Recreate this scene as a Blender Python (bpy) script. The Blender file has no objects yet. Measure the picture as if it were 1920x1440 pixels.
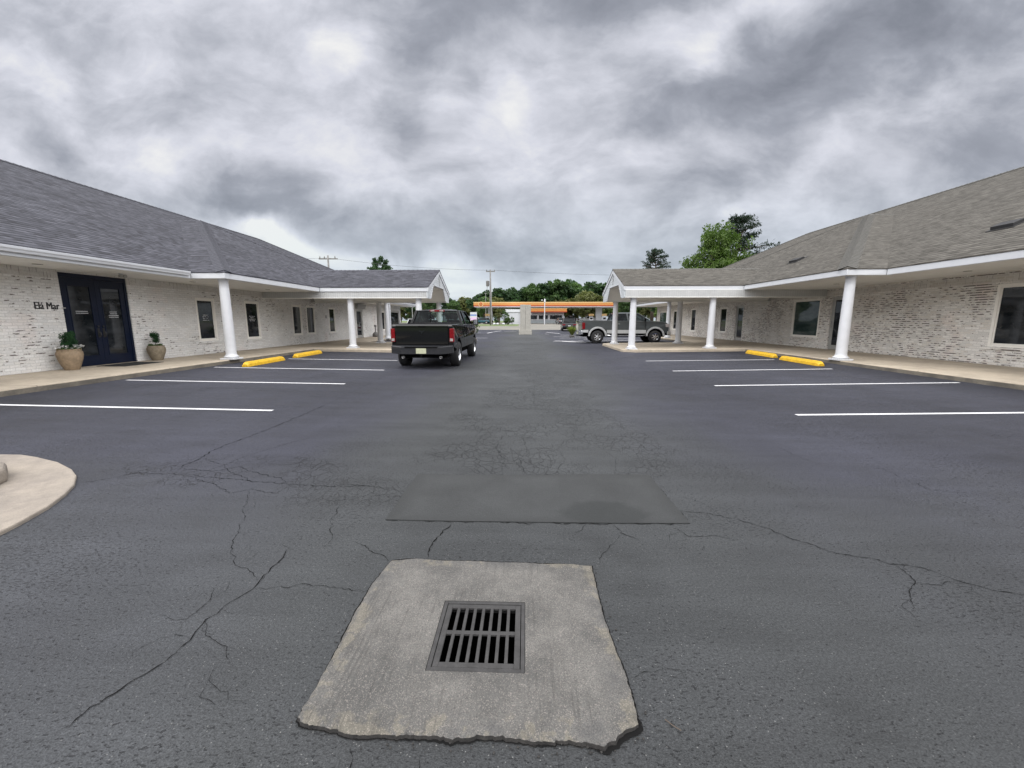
import bpy, bmesh, math, random
from mathutils import Vector, Matrix, noise
R = math.radians
scene = bpy.context.scene
COL = scene.collection
random.seed(7)

# ------------------------------------------------------------------ camera
CAM_H = 1.48
PITCH = math.atan(119 / 750.0)
YAW = math.atan(25 * math.cos(PITCH) / 750.0)
cam_d = bpy.data.cameras.new("camera")
cam_d.sensor_width = 36.0
cam_d.lens = 36.0 * 750.0 / 1920.0
cam_d.clip_start = 0.05
cam_d.clip_end = 5000
cam = bpy.data.objects.new("camera", cam_d)
cam.location = (0, 0, CAM_H)
cam.rotation_euler = (math.pi / 2 - PITCH, 0, YAW)
COL.objects.link(cam)
scene.camera = cam

# ------------------------------------------------------------------ view
scene.view_settings.view_transform = 'Standard'
scene.view_settings.look = 'None'
scene.view_settings.gamma = 1
scene.view_settings.exposure = 0.0
scene.view_settings.use_curve_mapping = False
scene.cycles.max_bounces = 8
scene.cycles.transparent_max_bounces = 24
scene.cycles.use_denoising = True

# ------------------------------------------------------------------ world
world = bpy.data.worlds.new("World")
scene.world = world
world.use_nodes = True
wn = world.node_tree
for n in list(wn.nodes):
    wn.nodes.remove(n)
SUN_EL, SUN_AZ = R(58), R(200)      # high, behind the camera


class NT:
    """small helper to wire node trees"""
    def __init__(s, tree):
        s.t = tree

    def n(s, typ, **kw):
        nd = s.t.nodes.new(typ)
        for k, v in kw.items():
            setattr(nd, k, v)
        return nd

    def put(s, sock, v):
        if v is None:
            return
        if isinstance(v, bpy.types.NodeSocket):
            s.t.links.new(v, sock)
        else:
            if sock.type == 'RGBA' and hasattr(v, '__len__') and len(v) == 3:
                v = (*v, 1)
            sock.default_value = v

    def m(s, op, a, b=None, c=None, clamp=False):
        nd = s.n('ShaderNodeMath', operation=op)
        nd.use_clamp = clamp
        s.put(nd.inputs[0], a); s.put(nd.inputs[1], b); s.put(nd.inputs[2], c)
        return nd.outputs[0]

    def vm(s, op, a, b=None):
        nd = s.n('ShaderNodeVectorMath', operation=op)
        s.put(nd.inputs[0], a)
        if b is not None:
            s.put(nd.inputs[1], b)
        return nd.outputs['Value'] if op in ('LENGTH', 'DOT_PRODUCT') else nd.outputs[0]

    def sep(s, v):
        nd = s.n('ShaderNodeSeparateXYZ'); s.put(nd.inputs[0], v)
        return nd.outputs

    def comb(s, x=0.0, y=0.0, z=0.0):
        nd = s.n('ShaderNodeCombineXYZ')
        s.put(nd.inputs[0], x); s.put(nd.inputs[1], y); s.put(nd.inputs[2], z)
        return nd.outputs[0]

    def rng(s, v, a, b, c=0.0, d=1.0, smooth=True):
        nd = s.n('ShaderNodeMapRange')
        nd.interpolation_type = 'SMOOTHSTEP' if smooth else 'LINEAR'
        nd.clamp = True
        s.put(nd.inputs[0], v)
        for i, q in enumerate((a, b, c, d)):
            s.put(nd.inputs[i + 1], q)
        return nd.outputs[0]

    def noise(s, vec, scale=5.0, detail=3.0, rough=0.5, dist=0.0, col=False):
        nd = s.n('ShaderNodeTexNoise')
        s.put(nd.inputs['Vector'], vec)
        nd.inputs['Scale'].default_value = scale
        nd.inputs['Detail'].default_value = detail
        nd.inputs['Roughness'].default_value = rough
        nd.inputs['Distortion'].default_value = dist
        return nd.outputs['Color' if col else 'Fac']

    def mapping(s, vec, loc=(0, 0, 0), rot=(0, 0, 0), scale=(1, 1, 1), typ='POINT'):
        nd = s.n('ShaderNodeMapping', vector_type=typ)
        s.put(nd.inputs[0], vec)
        nd.inputs['Location'].default_value = loc
        nd.inputs['Rotation'].default_value = rot
        nd.inputs['Scale'].default_value = scale
        return nd.outputs[0]

    def ramp(s, f, stops, interp='LINEAR'):
        nd = s.n('ShaderNodeValToRGB')
        s.put(nd.inputs[0], f)
        cr = nd.color_ramp
        cr.interpolation = interp
        while len(cr.elements) < len(stops):
            cr.elements.new(0.5)
        for e, (p, c) in zip(cr.elements, stops):
            e.position = p
            e.color = (*c, 1) if len(c) == 3 else c
        return nd.outputs[0]

    def mix(s, f, a, b, blend='MIX'):
        nd = s.n('ShaderNodeMix', data_type='RGBA', blend_type=blend)
        s.put(nd.inputs[0], f); s.put(nd.inputs[6], a); s.put(nd.inputs[7], b)
        return nd.outputs[2]

    def bump(s, h, strength=0.3, dist=0.01, normal=None):
        nd = s.n('ShaderNodeBump')
        nd.inputs['Strength'].default_value = strength
        nd.inputs['Distance'].default_value = dist
        s.put(nd.inputs['Height'], h)
        if normal is not None:
            s.put(nd.inputs['Normal'], normal)
        return nd.outputs[0]


def lin(c):
    return tuple(((v / 255.0 + 0.055) / 1.055) ** 2.4 if v > 10 else v / 255.0 / 12.92 for v in c)


W = NT(wn)
tc = W.n('ShaderNodeTexCoord')
D = tc.outputs['Generated']
dx, dy, dz = W.sep(D)
dyc = W.m('MAXIMUM', dy, 0.12)
u = W.m('DIVIDE', dx, dyc)
v = W.m('DIVIDE', dz, dyc)
uv0 = W.comb(u, v, 0.0)
# billowy warp
dzc = W.m('MAXIMUM', W.m('ADD', dz, 0.10), 0.06)
cl = W.comb(W.m('DIVIDE', dx, dzc), W.m('DIVIDE', dy, dzc), 0.0)     # a flat cloud deck overhead
w1 = W.noise(uv0, 3.2, 5.0, 0.55, 0.3, col=True)
w1v = W.vm('SUBTRACT', w1, (0.5, 0.5, 0.5))
uvs = W.vm('ADD', uv0, W.vm('MULTIPLY', w1v, (0.12, 0.08, 0.0)))
uvw = W.vm('ADD', uv0, W.vm('MULTIPLY', w1v, (0.36, 0.24, 0.0)))
# base field of lightness, then the large dark and bright banks of cloud
fb = W.noise(W.mapping(uvs, rot=(0, 0, R(24)), scale=(0.8, 1.5, 1)), 4.2, 8.0, 0.58, 0.25)
fb = W.rng(fb, 0.24, 0.76, 0.18, 0.82)
deck = W.noise(cl, 0.9, 6.0, 0.55, 0.4)
val = W.m('ADD', 0.775, W.m('MULTIPLY', W.m('SUBTRACT', fb, 0.5), 0.50))
val = W.m('ADD', val, W.m('MULTIPLY', W.m('SUBTRACT', deck, 0.5), 0.20))
fine = W.noise(W.mapping(uvs, rot=(0, 0, R(20)), scale=(1, 1.7, 1)), 9.0, 5.0, 0.55)
val = W.m('ADD', val, W.m('MULTIPLY', W.m('SUBTRACT', fine, 0.5), 0.12))
fine2 = W.noise(W.mapping(uvs, (7, 3, 0), rot=(0, 0, R(-12)), scale=(1, 1.5, 1)), 17.0, 6.0, 0.6, 0.4)
val = W.m('ADD', val, W.m('MULTIPLY', W.m('SUBTRACT', fine2, 0.5), 0.05))
val = W.m('ADD', val, 0.03)
BLOBS = [  # u, v, radius_u, radius_v, tilt, lightness
    (-1.36, 0.52, .20, .10, -20, -.17), (-0.93, 0.37, .16, .085, -8, -.15), (-0.66, 0.345, .30, .075, -14, -.11),
    (-0.36, 0.255, .36, .07, -10, -.12), (-0.40, 0.56, .14, .11, 0, -.12), (-0.27, 0.78, .22, .18, 0, -.13),
    (0.03, 0.86, .34, .18, 15, -.15), (0.36, 0.93, .40, .14, 15, -.13), (0.70, 0.68, .62, .12, 22, -.12),
    (0.45, 0.61, .40, .09, 10, -.09), (1.15, 0.85, .50, .22, 20, -.11), (0.52, 0.385, .20, .055, 12, -.10),
    (-1.1, 0.80, .5, .14, -15, -.03), (0.0, 0.23, .5, .07, 0, -.07), (1.15, 0.44, .40, .16, 15, -.06),
    (-0.05, 0.075, .9, .06, 0, .05), (0.3, 0.16, .3, .05, 5, -.04), (-0.25, .42, .2, .06, -10, -.05),
    (-0.50, 0.72, .16, .11, -20, .11), (-0.28, 0.61, .10, .08, 20, .12), (-0.62, 0.86, .28, .11, -10, .03),
    (-1.12, 0.475, .13, .06, -10, .11), (-0.75, 0.265, .20, .045, -18, .16), (-0.03, 0.63, .08, .08, 10, .09),
    (0.27, 0.45, .12, .05, 25, .12), (0.45, 0.75, .11, .11, 30, .07), (0.84, 0.47, .32, .055, 28, .10), (1.0, 0.60, .8, .40, 0, -.08),
    (0.53, 0.30, .08, .035, 20, .08), (0.05, 0.42, .2, .08, 20, .07), (-0.2, .36, .2, .04, 8, .05),
    (-0.45, 0.17, .2, .04, 0, .06), (0.62, 0.86, .3, .05, 38, .08), (-0.12, .5, .05, .08, 0, .06),
]
for (bu, bv, ru, rv, tl, amp) in BLOBS:
    bu, bv, ru, rv = bu * .82, bv * .82, ru * .86, rv * .86
    q = W.vm('LENGTH', W.mapping(uvw, (bu, bv, 0), (0, 0, R(tl)), (ru * 1.25, rv * 1.25, 1), 'TEXTURE'))
    g = W.rng(q, 0.0, 1.15, amp * 1.3, 0.0)
    val = W.m('ADD', val, g)
cloud = W.ramp(val, [(0.22, lin((112, 118, 128))), (0.42, lin((142, 146, 157))), (0.58, lin((165, 169, 180))), (0.72, lin((195, 198, 208))),
                     (0.86, lin((222, 224, 234))), (1.0, lin((246, 246, 246)))])
teal = W.rng(v, 0.0, 0.40, 0.85, 0.0)
cloud = W.mix(teal, cloud, W.mix(1.0, cloud, (0.90, 0.99, 1.0), 'MULTIPLY'))
# unseen sky overhead and behind the camera, boosted to light walls and asphalt
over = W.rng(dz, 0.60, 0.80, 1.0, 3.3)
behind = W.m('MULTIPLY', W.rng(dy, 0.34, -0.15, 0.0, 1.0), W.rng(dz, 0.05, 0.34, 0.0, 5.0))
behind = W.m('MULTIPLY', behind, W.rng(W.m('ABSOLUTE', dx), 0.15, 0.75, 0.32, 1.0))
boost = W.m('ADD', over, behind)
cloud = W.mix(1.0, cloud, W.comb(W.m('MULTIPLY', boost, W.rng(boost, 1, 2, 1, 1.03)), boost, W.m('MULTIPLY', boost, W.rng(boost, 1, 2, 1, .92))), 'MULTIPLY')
sky = W.n('ShaderNodeTexSky', sky_type='NISHITA')
sky.sun_disc = False
sky.sun_elevation = SUN_EL
sky.sun_rotation = SUN_AZ
bg_sky = W.n('ShaderNodeBackground'); W.put(bg_sky.inputs[0], sky.outputs[0]); bg_sky.inputs[1].default_value = 0.05
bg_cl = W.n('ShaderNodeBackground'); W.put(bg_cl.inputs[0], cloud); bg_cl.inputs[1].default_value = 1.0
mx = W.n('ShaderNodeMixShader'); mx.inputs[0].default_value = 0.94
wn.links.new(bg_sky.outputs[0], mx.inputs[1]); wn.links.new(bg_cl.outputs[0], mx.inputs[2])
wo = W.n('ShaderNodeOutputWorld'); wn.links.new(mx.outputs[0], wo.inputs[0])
world.cycles.sampling_method = 'MANUAL'
world.cycles.sample_map_resolution = 512

sun_d = bpy.data.lights.new("sun", 'SUN')
sun_d.energy = 1.1
sun_d.angle = R(30)
sun_d.color = (1.0, 0.97, 0.93)
sun = bpy.data.objects.new("sun", sun_d)
sd = Vector((math.sin(SUN_AZ) * math.cos(SUN_EL), math.cos(SUN_AZ) * math.cos(SUN_EL), math.sin(SUN_EL)))
sun.rotation_euler = (-sd).to_track_quat('-Z', 'Y').to_euler()
COL.objects.link(sun)


# ------------------------------------------------------------------ helpers
def gz(x):
    return 0.0135 * max(0.0, abs(x) - 3.0)


def ter(x, y):
    f = min(1.0, max(0.0, (58.0 - y) / 12.0))
    z = 0.0135 * max(0.0, min(abs(x), 9.9) - 3.0) * f
    return z + 0.0132 * min(max(0.0, y - 45.0), 53.0)


class MB:
    def __init__(s):
        s.bm = bmesh.new()

    def poly(s, pts):
        vs = [s.bm.verts.new(p) for p in pts]
        return s.bm.faces.new(vs)

    def box(s, x0, x1, y0, y1, z0, z1):
        x0, x1 = sorted((x0, x1)); y0, y1 = sorted((y0, y1)); z0, z1 = sorted((z0, z1))
        v = [s.bm.verts.new((x, y, z)) for z in (z0, z1) for y in (y0, y1) for x in (x0, x1)]
        for f in ((0, 2, 3, 1), (4, 5, 7, 6), (0, 1, 5, 4), (2, 6, 7, 3), (0, 4, 6, 2), (1, 3, 7, 5)):
            s.bm.faces.new([v[i] for i in f])
        return s

    def prism(s, pts, d):
        """extrude closed polygon pts (3D, planar) by vector d"""
        d = Vector(d)
        a = [s.bm.verts.new(p) for p in pts]
        b = [s.bm.verts.new(Vector(p) + d) for p in pts]
        s.bm.faces.new(a[::-1]); s.bm.faces.new(b)
        n = len(a)
        for i in range(n):
            s.bm.faces.new((a[i], a[(i + 1) % n], b[(i + 1) % n], b[i]))
        return s

    def lathe(s, prof, seg=24, c=(0, 0, 0), axis='Z', caps=True):
        rings = []
        for (r, h) in prof:
            ring = []
            for k in range(seg):
                a = 2 * math.pi * k / seg
                p = (r * math.cos(a), r * math.sin(a), h)
                if axis == 'X':
                    p = (h, p[0], p[1])
                if axis == 'Y':
                    p = (p[0], h, p[1])
                ring.append(s.bm.verts.new((c[0] + p[0], c[1] + p[1], c[2] + p[2])))
            rings.append(ring)
        for a, b in zip(rings, rings[1:]):
            for k in range(seg):
                s.bm.faces.new((a[k], a[(k + 1) % seg], b[(k + 1) % seg], b[k]))
        if caps:
            s.bm.faces.new(rings[0][::-1]); s.bm.faces.new(rings[-1])
        return s

    def tube(s, pts, r, seg=8):
        pts = [Vector(p) for p in pts]
        rs = r if hasattr(r, '__len__') else [r] * len(pts)
        rings = []
        for i, p in enumerate(pts):
            t = (pts[min(i + 1, len(pts) - 1)] - pts[max(i - 1, 0)]).normalized()
            ref = Vector((0, 0, 1)) if abs(t.z) < 0.9 else Vector((1, 0, 0))
            a = t.cross(ref).normalized(); b = t.cross(a)
            rings.append([s.bm.verts.new(p + (a * math.cos(2 * math.pi * k / seg) + b * math.sin(2 * math.pi * k / seg)) * rs[i]) for k in range(seg)])
        for a, b in zip(rings, rings[1:]):
            for k in range(seg):
                s.bm.faces.new((a[k], a[(k + 1) % seg], b[(k + 1) % seg], b[k]))
        s.bm.faces.new(rings[0][::-1]); s.bm.faces.new(rings[-1])
        return s

    def sphere(s, c, r, sx=1, sy=1, sz=1, sub=2):
        res = bmesh.ops.create_icosphere(s.bm, subdivisions=sub, radius=r)
        for vv in res['verts']:
            vv.co = Vector((vv.co.x * sx + c[0], vv.co.y * sy + c[1], vv.co.z * sz + c[2]))
        return s

    def build(s, name, mat, parent=None, smooth=False, bevel=0, auto=False, kind=None, recalc=True, bseg=2):
        if recalc:
            bmesh.ops.recalc_face_normals(s.bm, faces=s.bm.faces)
        uvl = s.bm.loops.layers.uv.new("UVMap")
        for f in s.bm.faces:
            f.normal_update()
            n = f.normal
            f.smooth = smooth
            if abs(n.z) > 0.985 or n.length < .5:
                e1, e2 = Vector((1, 0, 0)), Vector((0, 1, 0))
            else:
                e1 = Vector((0, 0, 1)).cross(n).normalized(); e2 = n.cross(e1)
            for l in f.loops:
                l[uvl].uv = (l.vert.co.dot(e1), l.vert.co.dot(e2))
        me = bpy.data.meshes.new(name)
        s.bm.to_mesh(me); s.bm.free()
        if mat is not None:
            me.materials.append(mat)
        o = bpy.data.objects.new(name, me)
        COL.objects.link(o)
        if parent is not None:
            o.parent = parent
        if bevel:
            b = o.modifiers.new("bevel", 'BEVEL'); b.width = bevel; b.segments = bseg; b.limit_method = 'ANGLE'; b.angle_limit = R(35)
            b.harden_normals = False
        if kind:
            o['kind'] = kind
        return o


def thing(name, label, cat, loc=(0, 0, 0), rz=0.0, group=None):
    o = bpy.data.objects.new(name, None)
    o.empty_display_size = 0.2
    COL.objects.link(o)
    o.location = loc; o.rotation_euler = (0, 0, rz)
    o['label'] = label; o['category'] = cat
    if group:
        o['group'] = group
    return o


def tag(o, label, cat, group=None, kind=None):
    o['label'] = label; o['category'] = cat
    if group:
        o['group'] = group
    if kind:
        o['kind'] = kind
    return o


def dup(root, loc, rz, label, group=None):
    r = root.copy(); COL.objects.link(r); r.location = loc; r.rotation_euler = (0, 0, rz)
    r['label'] = label
    if group:
        r['group'] = group
    for ch in list(root.children):
        c = ch.copy(); COL.objects.link(c); c.parent = r
        for g in ch.children:
            d = g.copy(); COL.objects.link(d); d.parent = c
    return r


# ------------------------------------------------------------------ materials
def newmat(name):
    m = bpy.data.materials.new(name)
    m.use_nodes = True
    t = NT(m.node_tree)
    bsdf = m.node_tree.nodes['Principled BSDF']
    return m, t, bsdf


def simple(name, col, rough=0.5, metal=0.0, var=0.12, scale=8.0, bump=0.0, coat=0.0, spec=0.5, emis=0.0):
    m, t, b = newmat(name)
    co = t.n('ShaderNodeTexCoord').outputs['Object']
    nz = t.noise(co, scale, 4.0, 0.6)
    f = t.rng(nz, 0.25, 0.75, 1 - var, 1 + var, smooth=False)
    t.put(b.inputs['Base Color'], t.mix(1.0, (*col, 1), t.comb(f, f, f), 'MULTIPLY'))
    t.put(b.inputs['Roughness'], t.rng(t.noise(co, scale * 2.3, 3), 0.3, 0.7, max(0.02, rough * 0.85), min(1, rough * 1.15)))
    b.inputs['Metallic'].default_value = metal
    b.inputs['Coat Weight'].default_value = coat
    b.inputs['Coat Roughness'].default_value = 0.04
    b.inputs['Specular IOR Level'].default_value = spec
    if emis:
        b.inputs['Emission Color'].default_value = (*col, 1)
        b.inputs['Emission Strength'].default_value = emis
    if bump:
        t.put(b.inputs['Normal'], t.bump(t.noise(co, scale * 6, 3), bump, 0.01))
    return m


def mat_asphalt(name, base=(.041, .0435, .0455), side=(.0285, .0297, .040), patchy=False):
    m, t, b = newmat(name)
    P = t.n('ShaderNodeNewGeometry').outputs['Position']
    px, py, pz = t.sep(P)
    big = t.noise(t.mapping(P, scale=(1, .6, 1)), 0.28, 4, .55)
    mid = t.noise(P, 1.5, 4, .6)
    agg = t.noise(P, 170, 2, .6)
    agg2 = t.noise(P, 75, 3, .7)
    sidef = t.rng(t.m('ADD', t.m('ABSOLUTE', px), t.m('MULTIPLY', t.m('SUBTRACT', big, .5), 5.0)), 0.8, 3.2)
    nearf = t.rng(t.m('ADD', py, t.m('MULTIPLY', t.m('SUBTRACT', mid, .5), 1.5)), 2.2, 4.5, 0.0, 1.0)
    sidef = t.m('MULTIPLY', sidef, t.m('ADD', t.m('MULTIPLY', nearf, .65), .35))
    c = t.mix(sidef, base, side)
    # sealcoat brush marks that run across the bays, blotches and darker stains
    brush = t.noise(t.mapping(P, rot=(0, 0, R(4)), scale=(.35, 3.0, 1)), 1.6, 5, .6)
    k = t.m('ADD', t.rng(brush, .25, .75, .84, 1.16, False), t.rng(mid, .25, .75, -.16, .16, False))
    k = t.m('MULTIPLY', k, t.rng(big, .3, .7, .68, 1.26, False))
    k = t.m('MULTIPLY', k, t.m('MULTIPLY', t.rng(agg, .25, .75, .55, 1.5, False), t.rng(agg2, .28, .72, .62, 1.42, False)))
    # wheel paths rubbed paler down the drive
    lane = t.m('ABSOLUTE', t.m('SUBTRACT', t.m('ABSOLUTE', t.m('SUBTRACT', px, .3)), 1.0))
    k = t.m('MULTIPLY', k, t.m('ADD', 1.0, t.m('MULTIPLY', t.rng(lane, 0.0, .9, .10, 0.0), t.rng(py, 3, 9))))
    far = t.rng(py, 5.0, 14.0)
    dark = t.noise(t.mapping(P, (3.1, 1.7, 0), scale=(.55, 1.3, 1)), .95, 4, .6)
    k = t.m('MULTIPLY', k, t.rng(dark, .60, .72, 1.0, .78))
    c = t.mix(1.0, c, t.comb(k, k, k), 'MULTIPLY')
    # pits where the sealer has not filled (short dashes, clustered)
    pv = t.mapping(P, rot=(0, 0, R(-32)), scale=(1.0, 2.3, 1))
    pit = t.noise(pv, 36, 2, .5)
    pm = t.noise(P, .8, 3, .55)
    pitf = t.rng(t.m('ADD', pit, t.m('MULTIPLY', t.m('SUBTRACT', pm, .5), .42)), .64, .70)
    c = t.mix(t.m('MULTIPLY', pitf, .6), c, (.012, .012, .014))
    # bare bright aggregate chips
    vor = t.n('ShaderNodeTexVoronoi'); vor.inputs['Scale'].default_value = 85
    t.put(vor.inputs['Vector'], P)
    chip = t.m('MULTIPLY', t.m('LESS_THAN', vor.outputs['Distance'], .20), t.m('GREATER_THAN', t.sep(vor.outputs['Color'])[0], .90))
    chip = t.m('MULTIPLY', chip, t.rng(t.vm('LENGTH', t.vm('SUBTRACT', P, (-.2, 1.5, 0))), .6, 3.2, .8, .15))
    c = t.mix(chip, c, (.17, .17, .165))
    # alligator cracking, only in the tired areas
    vw = t.vm('ADD', P, t.vm('MULTIPLY', t.vm('SUBTRACT', t.noise(P, 5, 3, .6, col=True), (.5, .5, .5)), (.16, .16, 0)))
    crs = None
    for sc, th in ((5.5, .014), (11.0, .024)):
        vr = t.n('ShaderNodeTexVoronoi', feature='DISTANCE_TO_EDGE'); vr.inputs['Scale'].default_value = sc
        t.put(vr.inputs['Vector'], t.mapping(vw, scale=(1, .7, 0)))
        q = t.rng(vr.outputs['Distance'], th * .4, th, 1.0, 0.0)
        if sc > 5:
            q = t.m('MULTIPLY', q, t.rng(t.noise(P, .9, 2), .42, .52))
        crs = q if crs is None else t.m('MAXIMUM', crs, q)
    def zone(cx, cy, rx, ry):
        d = t.vm('LENGTH', t.vm('DIVIDE', t.vm('SUBTRACT', t.comb(px, py, 0), (cx, cy, 0)), (rx, ry, 1)))
        return t.rng(t.m('ADD', d, t.m('MULTIPLY', t.m('SUBTRACT', mid, .5), .9)), .72, 1.0, 1.0, 0.0)
    z = t.m('MAXIMUM', zone(.25, 5.1, 1.7, 2.3), zone(-2.85, 3.75, 1.25, .50))
    z = t.m('MAXIMUM', z, t.m('MULTIPLY', zone(.3, 8.5, 1.3, 4.2), .7))
    z = t.m('MAXIMUM', z, t.m('MULTIPLY', zone(-1.6, 3.3, .7, .35), .5))
    crf = t.m('MULTIPLY', t.m('MULTIPLY', crs, z), t.rng(t.noise(P, 2.3, 2), .30, .46))
    c = t.mix(t.m('MULTIPLY', crf, .55), c, (.012, .012, .013))
    t.put(b.inputs['Base Color'], c)
    t.put(b.inputs['Roughness'], t.rng(mid, .3, .7, .62, .78, False))
    b.inputs['Specular IOR Level'].default_value = .30
    h = t.m('ADD', t.m('MULTIPLY', agg, .5), t.m('MULTIPLY', agg2, .6))
    h = t.m('SUBTRACT', h, t.m('MULTIPLY', pitf, .8))
    h = t.m('SUBTRACT', h, t.m('MULTIPLY', crf, 1.6))
    t.put(b.inputs['Normal'], t.bump(h, .95, .009))
    return m


def mat_patch():
    m, t, b = newmat('patch asphalt')
    P = t.n('ShaderNodeNewGeometry').outputs['Position']
    px, py, pz = t.sep(P)
    agg = t.noise(P, 190, 2, .6); mid = t.noise(P, 2.2, 4, .6); big = t.noise(P, .9, 3, .5)
    k = t.m('MULTIPLY', t.rng(agg, .25, .75, .6, 1.45, False), t.rng(mid, .25, .75, .72, 1.25, False))
    c = t.mix(1.0, (.0265, .0282, .0288, 1), t.comb(k, k, k), 'MULTIPLY')
    # wet-dark oily stain near the front right
    s = t.vm('LENGTH', t.vm('DIVIDE', t.vm('SUBTRACT', t.comb(px, py, 0), (.62, 2.92, 0)), (.34, .22, 1)))
    s = t.rng(t.m('ADD', s, t.m('MULTIPLY', t.m('SUBTRACT', mid, .5), 1.2)), .75, 1.1, 1.0, 0.0)
    c = t.mix(t.m('MULTIPLY', s, .6), c, (.010, .012, .012))
    edge = t.m('MAXIMUM', t.rng(t.m('ABSOLUTE', t.m('SUBTRACT', px, .09)), .95, 1.13, 0.0, 1.0), t.rng(t.m('ABSOLUTE', t.m('SUBTRACT', py, 3.23)), .35, .48, 0.0, 1.0))
    c = t.mix(t.m('MULTIPLY', edge, t.rng(mid, .35, .6, .1, .5)), c, (.011, .012, .012))
    t.put(b.inputs['Base Color'], c)
    b.inputs['Roughness'].default_value = .75
    t.put(b.inputs['Normal'], t.bump(agg, .5, .005))
    return m


def mat_concrete(name, base, stain, scale=1.2, rake=False, joints=0.0, specks=.25):
    m, t, b = newmat(name)
    P = t.n('ShaderNodeNewGeometry').outputs['Position']
    px, py, pz = t.sep(P)
    n1 = t.noise(P, scale, 5, .6); n2 = t.noise(P, scale * 9, 4, .6); n3 = t.noise(P, 140, 2, .6)
    c = t.mix(t.rng(n1, .35, .68), base, stain)
    k = t.m('MULTIPLY', t.rng(n2, .25, .75, .86, 1.12, False), t.rng(n3, .3, .7, 1 - specks, 1 + specks, False))
    c = t.mix(1.0, c, t.comb(k, k, k), 'MULTIPLY')
    h = t.m('ADD', n3, t.m('MULTIPLY', n2, .6))
    if rake:
        rk = t.noise(t.mapping(P, scale=(60, 1.6, 1)), 1.0, 2, .5)
        c = t.mix(t.rng(rk, .55, .7, 0, .16), c, (.10, .095, .085))
        h = t.m('ADD', h, t.m('MULTIPLY', rk, .7))
    if joints:
        j = t.m('ABSOLUTE', t.m('SUBTRACT', t.m('FRACT', t.m('DIVIDE', py, joints)), .5))
        jl = t.rng(j, .0, .006, 1.0, 0.0)
        c = t.mix(t.m('MULTIPLY', jl, .8), c, (.06, .055, .05))
    t.put(b.inputs['Base Color'], c)
    b.inputs['Roughness'].default_value = .88
    t.put(b.inputs['Normal'], t.bump(h, .5, .004))
    return m


def mat_slab():
    m, t, b = newmat('drain slab concrete')
    P = t.n('ShaderNodeNewGeometry').outputs['Position']
    px, py, pz = t.sep(P)
    n1 = t.noise(P, 2.6, 5, .6); n2 = t.noise(P, 16, 4, .6); n3 = t.noise(P, 190, 2, .6)
    c = t.mix(t.rng(n1, .38, .62), (.112, .108, .100), (.068, .067, .063))
    # pinkish aggregate and pale rubbed edges
    vor = t.n('ShaderNodeTexVoronoi'); vor.inputs['Scale'].default_value = 310
    t.put(vor.inputs['Vector'], P)
    r1 = t.sep(vor.outputs['Color'])
    c = t.mix(t.m('MULTIPLY', t.m('GREATER_THAN', r1[0], .82), .6), c, (.19, .17, .155))
    c = t.mix(t.m('MULTIPLY', t.m('LESS_THAN', r1[1], .22), .55), c, (.045, .043, .043))
    ex = t.m('ABSOLUTE', t.m('ADD', px, .21)); ey = t.m('ABSOLUTE', t.m('SUBTRACT', py, 1.735))
    ed = t.m('MAXIMUM', t.m('DIVIDE', ex, .63), t.m('DIVIDE', ey, .53))
    pale = t.m('MULTIPLY', t.rng(t.m('ADD', ed, t.m('MULTIPLY', t.m('SUBTRACT', n2, .5), .35)), .86, .96), t.rng(t.m('ADD', n1, t.m('MULTIPLY', t.m('SUBTRACT', n2, .5), .5)), .50, .56))
    c = t.mix(t.m('MULTIPLY', pale, .22), c, (.22, .19, .13))
    darkr = t.m('MULTIPLY', t.rng(ed, .75, 1.0), t.rng(n1, .50, .40, 0, 1))
    c = t.mix(t.m('MULTIPLY', darkr, .6), c, (.042, .043, .045))
    rk = t.noise(t.mapping(P, scale=(70, 2.2, 1)), 1.0, 2, .5)
    rkm = t.m('MULTIPLY', t.rng(rk, .52, .66), t.rng(t.noise(P, 2.1, 2), .42, .6))
    c = t.mix(t.m('MULTIPLY', rkm, .35), c, (.040, .038, .036))
    k = t.m('MULTIPLY', t.rng(n2, .25, .75, .86, 1.14, False), t.rng(n3, .3, .7, .8, 1.22, False))
    c = t.mix(1.0, c, t.comb(k, k, k), 'MULTIPLY')
    t.put(b.inputs['Base Color'], c)
    b.inputs['Roughness'].default_value = .9
    h = t.m('ADD', t.m('ADD', n3, t.m('MULTIPLY', n2, .9)), t.m('MULTIPLY', rkm, -.8))
    t.put(b.inputs['Normal'], t.bump(h, .6, .006))
    return m


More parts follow.
